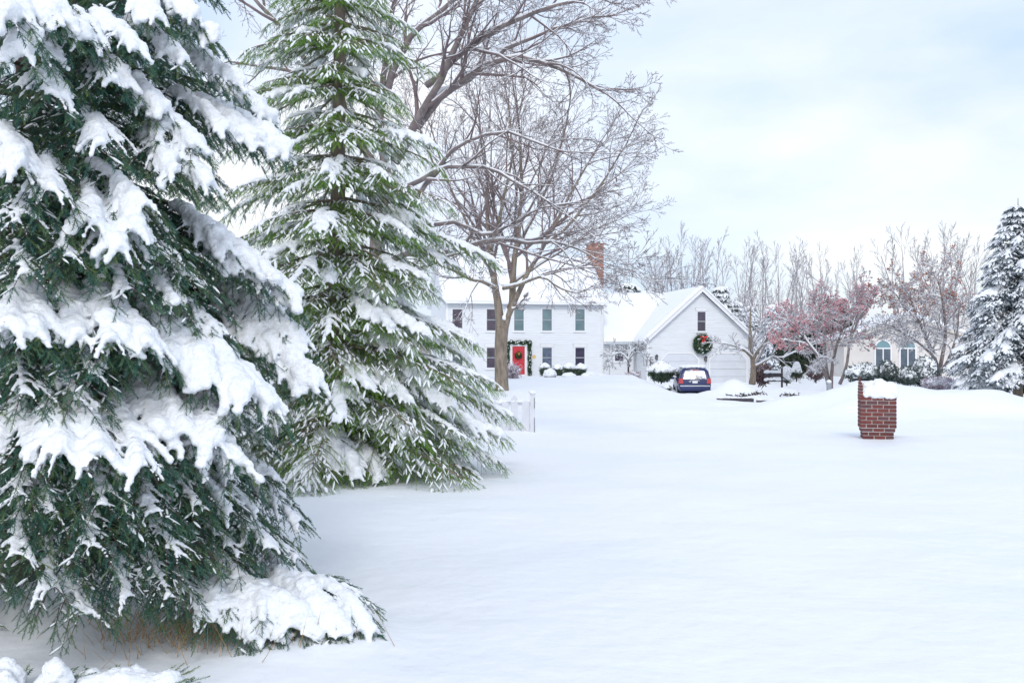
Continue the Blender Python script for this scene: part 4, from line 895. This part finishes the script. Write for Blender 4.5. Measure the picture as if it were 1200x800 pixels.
if TREES != 'none':
    # ---- the maple in front of the house
    b = Bare(5); D0 = 47.0; base = P(588, 459, D0); base[2] = gz(base[0], D0)-.1
    PM = dict(n=[8, 7, 6, 5, 4], wob=[.10, .09, .07, .06, .05], trop=[.03, .03, .015, .01, .0], rmin=.0065, finelev=3, max=4, kids=[7, 5, 4, 3], ang=[36, 38, 38, 36], ratio=[.50, .52, .52, .52])
    tp = spline([(base[0], D0, base[2]-.3), P(587.5, 440, D0), P(587, 410, D0), P(588, 384, D0)], 10); b.big.append((tp, np.array([.47, .37, .34, .325, .315, .31, .31, .31, .31, .30])))
    limb(b, [(586, 392, D0), (583, 350, D0), (578, 315, D0), (574, 270, D0+.3), (570, 215, D0+.5), (562, 150, D0+.6)], .235, .045, PM, 12)
    limb(b, [(590, 392, D0), (599, 352, D0-.2), (603, 305, D0-.3), (608, 262, D0-.4), (612, 200, D0-.5), (606, 130, D0-.8)], .22, .045, PM, 12)
    limb(b, [(592, 385, D0), (606, 345, D0-.6), (622, 312, D0-1), (640, 285, D0-1.4), (662, 240, D0-1.8), (690, 190, D0-2.2)], .16, .04, PM, 12)
    limb(b, [(640, 285, D0-1.4), (668, 262, D0-1.6), (695, 228, D0-1.8), (720, 192, D0-2), (738, 160, D0-2)], .09, .025, PM, 8)
    limb(b, [(603, 330, D0), (630, 312, D0+1), (665, 290, D0+2), (700, 268, D0+2.6), (725, 258, D0+3)], .08, .02, PM, 7)
    limb(b, [(580, 325, D0), (560, 290, D0+.8), (540, 245, D0+1.5), (520, 200, D0+2), (505, 150, D0+2)], .10, .03, PM, 9)
    limb(b, [(583, 338, D0), (566, 331, D0-1), (545, 325, D0-1.6), (520, 312, D0-2.4), (492, 305, D0-3)], .10, .03, PM, 8)
    limb(b, [(590, 338, D0), (612, 333, D0-1.2), (636, 325, D0-2), (655, 337, D0-2.4), (676, 343, D0-2.6), (690, 338, D0-3)], .09, .02, PM, 5)
    limb(b, [(596, 360, D0), (603, 362, D0-.6), (612, 352, D0-1)], .07, .03, PM, 3)
    limb(b, [(576, 290, D0), (590, 235, D0-1.5), (600, 180, D0-2.5), (596, 120, D0-3)], .10, .03, PM, 9)
    limb(b, [(606, 290, D0), (632, 240, D0+1.2), (655, 180, D0+2), (668, 120, D0+2.4)], .10, .03, PM, 9)
    b.big = b.big
    root = thing('maple_tree', 'bare forked shade tree with thick brown trunk standing before the white house', 'tree', base)
    b.build(root, base, BARK, TWIG, dict(k=.7, add=.009, prob=.3))
    V, F = scatter(ICO2, np.array([P(591.5+q*.7, 372-q*2.6, D0-.22)-base for q in range(4)]), scale=np.array([[.13-.02*q, .12, .15] for q in range(4)])); link('fork_snow', npmesh('fork_snow', V, F, True), SNOW, root)
    # ---- large tree behind the green spruce, limbs sweeping over to the right
    b = Bare(9); D1 = 22.0; base = np.array([GX(436, D1), D1, gz(GX(436, D1), D1)-.1])
    PB = dict(n=[8, 8, 7, 5, 4], wob=[.12, .10, .08, .06, .05], trop=[.02, .02, .015, .0, .0], rmin=.004, finelev=3, max=4, kids=[7, 5, 4, 3], ang=[36, 40, 38, 36], ratio=[.44, .54, .54, .52])
    tp = spline([base, P(437, 420, D1), P(440, 330, D1), P(445, 250, D1), P(458, 195, D1)], 14); b.big.append((tp, np.linspace(.26, .13, 14)))
    limb(b, [(462, 190, D1), (480, 160, D1), (500, 125, D1-.3), (522, 80, D1-.6), (545, 30, D1-.8), (570, -30, D1-1)], .12, .045, PB, 9)
    limb(b, [(488, 150, D1), (520, 112, D1-.2), (560, 85, D1-.6), (600, 66, D1-.8), (650, 78, D1-1), (700, 105, D1-1)], .10, .022, PB, 8)
    limb(b, [(505, 118, D1), (545, 95, D1+.4), (585, 62, D1+.6), (630, 42, D1+.8), (690, 22, D1+1)], .09, .022, PB, 8)
    limb(b, [(500, 100, D1), (545, 60, D1-.6), (600, 25, D1-1), (660, 5, D1-1.2), (720, -10, D1-1.5)], .08, .02, PB, 8)
    limb(b, [(455, 230, D1), (448, 150, D1+.3), (452, 60, D1+.4), (470, -30, D1+.5)], .10, .04, PB, 7)
    limb(b, [(448, 120, D1+.3), (478, 50, D1+.5), (520, 10, D1+.6), (570, -30, D1+.8)], .10, .04, PB, 6)
    limb(b, [(455, 235, D1), (480, 218, D1-.8), (515, 200, D1-1.2), (560, 195, D1-1.5), (600, 210, D1-1.8), (640, 235, D1-2)], .07, .016, PB, 7)
    limb(b, [(450, 262, D1), (480, 245, D1-.6), (510, 200, D1-1), (540, 170, D1-1.2), (590, 155, D1-1.4), (650, 175, D1-1.6)], .07, .016, PB, 7)
    limb(b, [(444, 310, D1), (480, 298, D1-.6), (530, 293, D1-1), (575, 282, D1-1.2), (612, 285, D1-1.3), (645, 283, D1-1.4), (675, 292, D1-1.6), (700, 305, D1-1.7)], .08, .010, PB, 7, n=16)
    limb(b, [(500, 265, D1-1), (535, 262, D1-1.2), (570, 276, D1-1.3), (600, 262, D1-1.5), (628, 246, D1-1.7), (670, 238, D1-1.8)], .05, .012, PB, 6)
    limb(b, [(443, 330, D1), (470, 325, D1-.9), (500, 312, D1-1.2), (525, 300, D1-1.5), (545, 296, D1-1.6)], .05, .015, PB, 5)
    limb(b, [(445, 200, D1), (400, 130, D1+.5), (350, 60, D1+1), (300, 0, D1+1.4), (270, -30, D1+1.6)], .12, .03, PB, 9)
    root = thing('shade_tree', 'large bare snow-lined tree behind the fresh-green spruce, limbs arching over to the right', 'tree', base)
    b.build(root, base, BARKG, TWIG, dict(k=.7, add=.004, prob=.45))
    # ---- small lawn tree right of the garage
    def small(name, label, u, v, d, stems, seed, PP, bark=BARK, twig=TWIGG, snow=dict(k=.9, add=.014, prob=.85), cat='tree', berries=None, group=None):
        b = Bare(seed); base = P(u, v, d); root = thing(name, label, cat, base, 0, group)
        for pix, r0, r1, kd in stems: limb(b, [(q[0], q[1], d+q[2]) for q in pix], r0, r1, PP, kd, n=9)
        b.build(root, base, bark, twig, snow)
        if berries is not None:
            m_, cnt, sz, prob = berries; tips = np.array([p[-1] for p, r in b.fine]+[p[len(p)//2] for p, r in b.fine])-base; tips = tips[prob(tips+base)]
            tips = tips[b.r.permutation(len(tips))[:cnt]]; V, F = tufts(tips, sz, b.r, n=1) if sz > .09 else scatter(ICO1, tips+b.r.normal(0, .05, tips.shape), scale=sz*(.6+.6*b.r.rand(len(tips))))
            tag(link('berries', npmesh('berries', V, F), m_, root), kind='stuff')
        return root
    PS = dict(n=[7, 6, 5, 4], wob=[.12, .10, .08], trop=[.03, .02, .0, .0], rmin=.010, finelev=2, max=3, kids=[6, 5, 4], ang=[40, 45, 42], ratio=[.48, .5, .5])
    small('lawn_tree', 'small bare tree with snow-lined limbs at the right corner of the garage', 881.5, 448, 54, [
        ([(881.5, 450, 0), (882, 432, 0), (882, 415, 0), (881, 385, 0), (880, 362, 0)], .20, .035, 7),
        ([(882, 420, 0), (872, 411, -.5), (858, 405, -.8), (845, 402, -1)], .09, .02, 7),
        ([(883, 420, 0), (893, 405, -.4), (905, 390, -.8), (922, 378, -1)], .10, .02, 8),
        ([(883, 430, 0), (895, 424, .5), (905, 418, .8), (918, 419, 1), (940, 408, 1.2)], .07, .02, 6)], 17, PS)
    CRB = mat('crab_berries', (.50, .22, .25), .6, (.62, .36, .38), 4); ORB = mat('orange_berries', (.34, .12, .08), .6, (.42, .18, .13), 4)
    PC = dict(n=[7, 6, 5, 4, 3], wob=[.16, .14, .12, .1], trop=[.03, .01, -.01, -.03], rmin=.009, finelev=2, max=4, kids=[8, 7, 5, 3], ang=[42, 46, 46, 44], ratio=[.5, .5, .5, .5])
    small('crabapple_tree', 'wide crabapple tree full of red berries dusted with snow, behind the lawn', 970, 452, 50, [
        ([(972, 455, 0), (966, 435, 0), (955, 415, -.5), (942, 395, -1), (930, 384, -1.4)], .12, .035, 7),
        ([(973, 455, 0), (968, 430, .4), (966, 400, .6), (963, 385, .8), (958, 370, 1)], .10, .035, 8),
        ([(974, 455, 0), (975, 425, 0), (985, 395, -.4), (990, 378, -.6), (994, 370, -.8)], .10, .035, 7),
        ([(950, 408, -.6), (938, 402, -1.2), (926, 400, -1.5), (918, 398, -1.6)], .06, .03, 4)], 23, PC, bark=BARKG, snow=dict(k=.9, add=.014, prob=.85), berries=(CRB, 2600, .042, lambda p: p[:, 2] > 2.2))
    small('crabapple_tree', 'slender crabapple with a curved stem and red tips beside the stucco house', 985, 448, 47, [
        ([(984, 450, 0), (993, 430, 0), (995, 405, 0), (999, 388, 0), (1003, 370, .4), (1008, 358, .5)], .085, .03, 6),
        ([(996, 400, 0), (1006, 375, -.4), (1014, 362, -.6), (1018, 354, -.6)], .05, .025, 4)], 29, PC, bark=BARKG, snow=dict(k=.8, add=.01, prob=.7), berries=(CRB, 500, .038, lambda p: p[:, 2] > 3.0))
    small('berry_tree', 'round bare tree with rusty orange berries in front of the arched windows', 1101, 446, 50, [
        ([(1101, 450, 0), (1100, 432, 0), (1092, 412, 0), (1082, 388, -.4), (1072, 366, -.8), (1067, 348, -1)], .15, .035, 8),
        ([(1101, 436, 0), (1106, 410, .3), (1108, 380, .5), (1104, 350, .8), (1100, 330, 1)], .12, .035, 8),
        ([(1103, 436, 0), (1115, 415, -.5), (1121, 390, -.8), (1124, 362, -1)], .10, .03, 6),
        ([(1096, 420, 0), (1075, 400, -1), (1060, 391, -1.4), (1046, 382, -1.8)], .07, .03, 7),
        ([(1090, 405, 0), (1075, 376, 1), (1058, 358, 1.4), (1050, 345, 1.6)], .08, .03, 6)], 37, PC, bark=BARKG, snow=dict(k=.8, add=.012, prob=.8), berries=(ORB, 900, .042, lambda p: p[:, 2] > 4.0))
    small('weeping_shrub', 'small snow-crusted umbrella-shaped tree before the breezeway window', 737, 441, 63, [
        ([(737, 443, 0), (736.5, 430, 0), (736, 421, 0), (735, 414, 0)], .07, .04, 5),
        ([(736, 422, 0), (728, 414, -.3), (718, 416, -.6), (713, 424, -.7)], .05, .02, 7), ([(736, 422, 0), (745, 413, -.3), (755, 415, -.6), (761, 421, -.6)], .05, .02, 7),
        ([(736, 420, 0), (731, 411, .3), (724, 410, .8)], .05, .02, 5), ([(736, 420, 0), (742, 410, -.4), (749, 409, -.8)], .05, .02, 6)], 41,
        dict(PC, kids=[6, 5, 4, 3], max=3, rmin=.012), bark=BARKD, twig=BARKD, snow=dict(k=1.0, add=.022, prob=.9), cat='shrub')
    # ---- poplars beyond the houses: four prototypes, copied
    PP_ = dict(n=[8, 6, 5, 4], wob=.035, trop=[.05, .05, .03, .02], rmin=.013, finelev=2, max=3, kids=[7, 5, 4], ang=[22, 24, 26], ratio=[.42, .46, .48])
    protos = []
    for q in range(5):
        b = Bare(60+q); b.r.rand(q); Ht = 14.0
        fork = q % 2 == 0
        tp = spline([(0, 0, -1), (.1, 0, 3), (.0, .1, 7), (.3*(q-2), 0, Ht*.93)], 10); b.big.append((tp, np.linspace(.17, .03, 10))); b.kids(tp, np.linspace(.11, .03, 10), Ht*.75, 0, PP_, .25, 10)
        for kx_ in range(2+q % 2):
            sx = (-1)**kx_*(1+.5*b.r.rand()); tp = spline([(0, 0, 1.5+kx_), (sx*.5, b.r.normal(0, .4), 5), (sx*1.2, b.r.normal(0, .6), 9), (sx*1.9, b.r.normal(0, .8), Ht*.88)], 9); b.big.append((tp, np.linspace(.11, .03, 9))); b.kids(tp, np.linspace(.09, .03, 9), Ht*.55, 0, PP_, .3, 7)
        root = thing('poplar_tree', 'x', 'tree', (0, 0, 0)); b.build(root, (0, 0, 0), TWIGG, TWIGG, dict(k=.6, add=.006, prob=.2), sides=(6, 3, 3), snowfine=False); protos.append(root)
    spots = [(742, 96, 300, 'nearest behind the chimney'), (768, 104, 285, 'above the breezeway roof'), (798, 110, 270, 'rising behind the garage roof ridge'), (812, 118, 282, 'thin crown just left of the garage gable peak'), (838, 106, 272, 'just right of the garage gable peak'),
             (872, 100, 285, 'behind the right slope of the garage roof'), (893, 92, 276, 'tall one above the small lawn tree'), (912, 108, 292, 'between the lawn tree and the crabapple'), (934, 104, 284, 'behind the left half of the red crabapple'), (950, 98, 296, 'dense crown right behind the red crabapple'), (962, 112, 290, 'above the middle of the red crabapple'),
             (982, 106, 312, 'low one behind the right half of the red crabapple'), (1004, 110, 296, 'standing over the left end of the stucco house roof'), (1060, 96, 268, 'behind the orange berry tree, left half'), (1088, 102, 276, 'behind the orange berry tree, centre'), (1118, 100, 272, 'between the orange berry tree and the blue spruce'), (1142, 108, 282, 'half hidden by the blue spruce'), (782, 92, 300, 'low forked one above the garage roof valley'), (1104, 112, 266, 'tallest behind the orange berry tree')]
    for i, (u, d, vt, lb) in enumerate(spots):
        o = protos[i] if i < 5 else copy_tree(protos[i % 5]); s_ = (CAMZ+(HOR-vt)/FPX*d-.8)/15.6
        o.location = (GX(u, d), d, .8); o.rotation_euler.z = (i*1.7) % 6.28; o.scale = (s_*.95, s_*.95, s_*1.02); tag(o, 'pale bare poplar, '+lb, 'tree', 'bare poplars beyond the houses')
    # ---- dark conifers beyond the roofs
    spruce('pine_tree', 'dark pine top showing above the breezeway roof right of the chimney', 735, 440, 84, 326, 60, 81, NEED4, dens=.7, load=(.0, .10, .2), twl=.55, strip=.5, voxel=.12, nneed=7, base_z=.7, curve=.5, vz=1)
    spruce('pine_tree', 'lower dark pine behind the middle of the breezeway roof', 757, 440, 86, 338, 46, 82, NEED4, dens=.6, load=(.0, .1, .2), twl=.55, strip=.5, voxel=.12, nneed=7, base_z=.7, curve=.5)
    spruce('spruce_tree', 'dark narrow spruce close behind the garage gable peak, snow flecked', 845, 440, 88, 330, 30, 83, NEED4, dens=.7, load=(.0, .1, .16), twl=.5, strip=.6, voxel=.11, nneed=7, base_z=.7)
    spruce('spruce_tree', 'short spruce behind the lower right slope of the garage roof', 861, 440, 88, 350, 24, 84, NEED4, dens=.6, load=(.0, .1, .16), twl=.5, strip=.6, voxel=.11, nneed=7, base_z=.7)
    spruce('spruce_tree', 'frosted spruce behind the crown of the small lawn tree', 878, 440, 92, 354, 30, 85, NEED3, dens=.7, load=(.1, .14, .16), twl=.5, strip=.8, voxel=.11, nneed=7, base_z=.7)
    spruce('spruce_tree', 'broad frosted spruce between the lawn tree and the red crabapple', 906, 440, 80, 356, 44, 86, NEED3, dens=.8, load=(.1, .14, .16), twl=.45, strip=.8, voxel=.11, nneed=7, base_z=.7)
# ------------------------------------------------------------------ shrubs
def shrub(name, label, u, v, d, wpx, hpx, seed, mats, capf=.5, cat='shrub', group=None, tw=.12, n=900, cone=False, flat=False, tuftn=2, thick=.12, rz=None):
    r = np.random.RandomState(seed); k = d/FPX; base = P(u, v, d); R, Hh = wpx/2*k, hpx*k; root = thing(name, label, cat, base, 0, group)
    q = nrm(r.normal(size=(n, 3))); q[:, 2] = np.abs(q[:, 2])*2-1; q[:, 2] = np.clip(r.uniform(-1, 1, n), -1, 1); hh = np.sqrt(1-q[:, 2]**2)
    if flat: hh = np.minimum(1, hh*1.5)
    a = r.rand(n)*2*PI; z = (q[:, 2]+1)/2; taper = (1-z)**.75*1.1+.08 if cone else hh
    rad = taper*R*(.75+.25*r.rand(n))*(1+.10*np.sin(a*3+seed)+.06*np.sin(z*9+seed)); pos = np.stack([rad*np.cos(a), rad*np.sin(a)*.8, Hh*(z*(.97+.06*np.sin(a*2)))], -1)
    V, F = tufts(pos, tw, r, n=tuftn); link('foliage', npmesh('foliage', V, F), mats, root)
    m = MB()
    for j in range(5):
        a_ = j*1.3; m.tube([(0, 0, -.25), (R*.25*math.cos(a_), R*.25*math.sin(a_), Hh*.4), (R*.6*math.cos(a_), R*.5*math.sin(a_), Hh*.8)], [.03, .02, .008], 5)
    m.build('stem', BARKD, root)
    top = pos[(z > 1-capf) & (r.rand(n) < .75)]
    if len(top) > 8:
        rad = thick*(.5+.6*r.rand(len(top))); rad *= .6+.4*(top[:, 2]/Hh)
        inner = top*np.array([.6, .6, 1])*1.0; pp = np.concatenate([top, inner]); rr2 = np.concatenate([rad, rad*1.2])
        link('snow', remeshed('snow', pp+np.array([0, 0, thick*.35]), rr2, max(.02, thick*.28), .75, 3), SNOW, root)
    return root
BOX = mat('boxwood', (.03, .06, .04), .7, (.09, .14, .09), 9); DRYR = mat('dry_red_leaf', (.10, .03, .035), .8, (.16, .05, .05), 5); FRO = mat('frosted_twig', (.34, .27, .31), .8, (.58, .54, .60), 4)
CON = mat('evergreen_scrub', (.03, .055, .035), .7, (.07, .085, .05), 3); JUN = mat('juniper', (.05, .075, .07), .7, (.09, .12, .11), 3); BRS = mat('brown_scrub', (.13, .085, .09), .8, (.20, .14, .14), 4)
for (u, v, w_, h_, lab, gp_) in ((639, 440, 11, 12, 'leftmost clipped boxwood with a square snow cap under the house window', 1), (653.5, 441, 11, 12, 'second clipped boxwood from the door, snow topped, behind the white ball', 1), (667, 441, 13.5, 13, 'third clipped boxwood from the door, wide snow cap', 1), (680.5, 441.5, 11.5, 13, 'rightmost clipped boxwood before the white house', 1)):
    shrub('boxwood', lab, u, v, 66.0, w_-1.2, h_, int(u), BOX, capf=.30, flat=True, group='clipped boxwoods before the house', tw=.16, n=700, thick=.16)
shrub('round_shrub', 'round shrub buried under a dome of snow in front of the boxwoods', 645, 444, 63.5, 12.5, 9.5, 5, BOX, capf=.72, tw=.12, n=500, thick=.17)
shrub('low_shrub', 'low dark red shrub under a wide snow mound before the right boxwoods', 667, 445, 63, 16, 5.5, 6, DRYR, capf=.6, tw=.12, n=500, thick=.16)
shrub('snowy_mound_shrub', 'shrub wholly buried in a smooth snow mound at the right corner of the white house', 691, 445.5, 63.5, 19, 6, 7, BOX, capf=.97, tw=.08, n=400, thick=.2)
shrub('frosted_bush', 'pale pink frosted twiggy bush beside the red front door', 601, 442, 62, 15, 14, 8, FRO, capf=.5, tw=.25, n=260, thick=.075)
shrub('yew_shrub', 'dark yew with a thick snow cap left of the blue minivan', 775, 445, 60, 27, 17, 9, BOX, capf=.5, tw=.22, n=1300, thick=.22)
shrub('scrub_clump', 'little clump of greenery poking from the snow in front of the yew', 782, 457, 55, 8, 4, 10, CON, capf=.5, tw=.12, n=160, thick=.1)
shrub('twiggy_shrub', 'low twiggy shrub under the umbrella-shaped tree by the breezeway', 742, 444, 62.5, 18, 7, 12, FRO, capf=.6, tw=.22, n=160, thick=.08)
shrub('arborvitae', 'great dark green arborvitae clump behind the red crabapple', 950, 441, 66, 80, 62, 14, CON, capf=.35, cat='conifer', tw=.38, n=5200, thick=.14)
shrub('arborvitae', 'tall dark arborvitae behind the right half of the red crabapple, above the others', 975, 441, 64, 42, 88, 15, CON, capf=.25, cat='conifer', tw=.34, n=3200, thick=.12)
shrub('cone_shrub', 'small cone shrub with a tall pointed snow cap left of the crabapple stems', 933.5, 442, 54, 11, 14, 16, CON, capf=.62, cone=True, tw=.14, n=420, thick=.17)
shrub('snowy_shrub', 'white rounded snowed-in shrub behind the dark rail fence post', 922, 447, 57, 13, 14, 18, CON, capf=.9, tw=.14, n=350, thick=.2)
shrub('snowy_shrub', 'snow-laden low shrub just left of the crabapple trunk', 956, 443, 52, 18, 15, 19, BRS, capf=.7, tw=.2, n=500, thick=.13)
shrub('brown_bush', 'brown twiggy bush behind the trunk of the small lawn tree', 893, 447, 57, 18, 17, 20, BRS, capf=.4, tw=.28, n=700, thick=.09)
shrub('snowy_shrub', 'broad low juniper covered in snow under the left arched window', 1015, 446, 46, 48, 17, 22, JUN, capf=.85, tw=.2, n=1400, thick=.12)
shrub('juniper_bush', 'upright green juniper before the left arched window', 1040, 446, 45, 16, 21, 23, JUN, capf=.8, tw=.2, n=900, thick=.09)
shrub('juniper_bush', 'spreading juniper between the two arched windows', 1062, 448, 45, 24, 15, 24, JUN, capf=.8, tw=.2, n=900, thick=.10)
shrub('snowy_conifer_bush', 'dark bush with a big snow ball on top left of the berry tree trunk', 1084, 450, 47, 26, 28, 25, JUN, capf=.75, tw=.26, n=1300, thick=.17)
shrub('purple_bush', 'low purplish bush in the snow right of the berry tree trunk', 1100, 456, 40, 36, 12, 26, FRO, capf=.7, tw=.18, n=900, thick=.08)
shrub('snowy_shrub', 'wide snow-buried shrub under the blue spruce beside its trunk', 1160, 462, 37, 44, 16, 27, JUN, capf=.9, tw=.16, n=900, thick=.13)
shrub('snowy_shrub', 'snow-crowned shrub on the right of the blue spruce trunk at the picture edge', 1207, 460, 36, 24, 20, 28, NEED4, capf=.4, tw=.2, n=700, thick=.12)
# seed-heads and twigs poking out of the two mounds on the lawn
def weeds(label, u, v, d, spread, n, seed, hpx):
    r = np.random.RandomState(seed); base = P(u, v, d); t = thing('dead_perennial', label, 'plant', base); polys = []
    for _ in range(n):
        x = r.normal(0, spread); y = r.normal(0, .15); z0 = gz(base[0]+x, base[1]+y)-base[2]; hh = hpx*d/FPX*(.4+.7*r.rand()); polys.append((np.array([(x, y, z0-.05), (x+r.normal(0, .06), y, z0+hh*.5), (x+r.normal(0, .14), y, z0+hh)]), np.array([.012, .012, .03])))
    V, F = tubes(polys, 4); link('stems', npmesh('stems', V, F), BARKD, t)
    tp = np.array([p[-1] for p, q in polys]); V, F = tufts(tp, .10, r, n=3); link('seed_heads', npmesh('seed_heads', V, F), mat('seed_head', (.02, .02, .022), .8), t)
weeds('black seed heads poking from the snow mound right of the minivan', 883, 462, 44.6, .25, 16, 3, 5)
weeds('low dark stalks in the snow on the mound slope right of the minivan', 868, 464, 44.6, .35, 16, 4, 2)
weeds('dark stalks in the snow above the shorter edging board', 922, 463, 44.2, .3, 18, 5, 3)
# ------------------------------------------------------------------ foreground: snowed-in low growth and dry grass at the foot of the spruce
r = np.random.RandomState(90)
def heap(name, label, u, v, d, sx, sy, hz, seed):
    r = np.random.RandomState(seed); x0, y0 = P(u, v, d)[0], d; base = np.array([x0, y0, gz(x0, y0)-.03]); t = thing(name, label, 'plant', base)
    m = MB(); lob = [(r.uniform(-.75, .75)*sx, r.uniform(-.7, .7)*sy, r.uniform(.55, 1)*hz, r.uniform(.28, .45)*sx) for _ in range(6)]; pp = []; rd = []
    for (lx_, ly_, lh, lr_) in lob:
        for _ in range(60):
            a = r.rand()*2*PI; q = math.sqrt(r.rand()); pp.append((lx_+lr_*q*math.cos(a), ly_+lr_*.8*q*math.sin(a), lh*(1-q*q)**.7*r.uniform(.6, 1)+.0)); rd.append(r.uniform(.016, .042)*(1.15-.5*q))
    link('snow', remeshed('snow', np.array(pp), np.array(rd), .013, .85, 5), SNOW, t)
    n = 60; a = r.rand(n)*2*PI; q = .75+.4*r.rand(n); pos = np.stack([sx*q*np.cos(a), sy*q*np.sin(a), .02+.04*r.rand(n)], -1); dr_ = np.stack([np.cos(a), np.sin(a), r.uniform(-.1, .5, n)], -1)
    T = needle_tmpl(24, .24, .05, 3); V, F = scatter(T, pos, frames(dr_, np.tile(UPV, (n, 1)))*.09); link('twigs', npmesh('twigs', V, F, tint=np.repeat(r.rand(n), len(T[0]))), NEED1, t)
if TREES != 'none':
    heap('snowy_seedling', 'low evergreen growth buried in lumpy snow at the bottom left corner', 15, 772, 4.55, .26, .2, .15, 91)
    heap('snowy_seedling', 'low snowed-in growth right of the bottom left corner, under the huge spruce', 145, 790, 4.6, .27, .2, .10, 92)
DRY = mat('dry_grass', (.30, .17, .07), .8, (.42, .28, .13), 6)
cx, cy = GX(240, 5.7), 5.7; n = 500; x = cx+r.normal(0, .30, n); y = cy+r.normal(0, .22, n); z = ground(x, y); Hg = .08+.16*r.rand(n); lean = r.normal(0, .10, (n, 2)); V = np.stack([np.stack([x-.0025, y, z-.02], -1), np.stack([x+.0025, y, z-.02], -1), np.stack([x+lean[:, 0], y+lean[:, 1], z+Hg], -1)], 1)
tag(link('dry_grass', npmesh('dry_grass', V.reshape(-1, 3), np.arange(3*n).reshape(-1, 3)), DRY), 'brown dry grass at the foot of the huge spruce', 'grass', kind='stuff')
# far brush along the horizon
n = 26000; d = r.uniform(125, 210, n); u = r.uniform(-900, 1900, n); x = (u-600)/FPX*d; h = np.where(r.rand(n) < .5, r.uniform(1, 4.5, n), r.uniform(3, 8, n)); a = r.normal(0, .18, (n, 2))
z = ground(x, d); wv = .035+.03*r.rand(n); V = np.stack([np.stack([x-wv, d, z-.5], -1), np.stack([x+wv, d, z-.5], -1), np.stack([x+a[:, 0]*h, d+a[:, 1]*h, z+h], -1)], 1)
tag(link('far_thicket', npmesh('far_thicket', V.reshape(-1, 3), np.arange(3*n).reshape(-1, 3)), TWIGG), 'pale leafless thicket along the horizon behind the houses', 'thicket', kind='stuff')
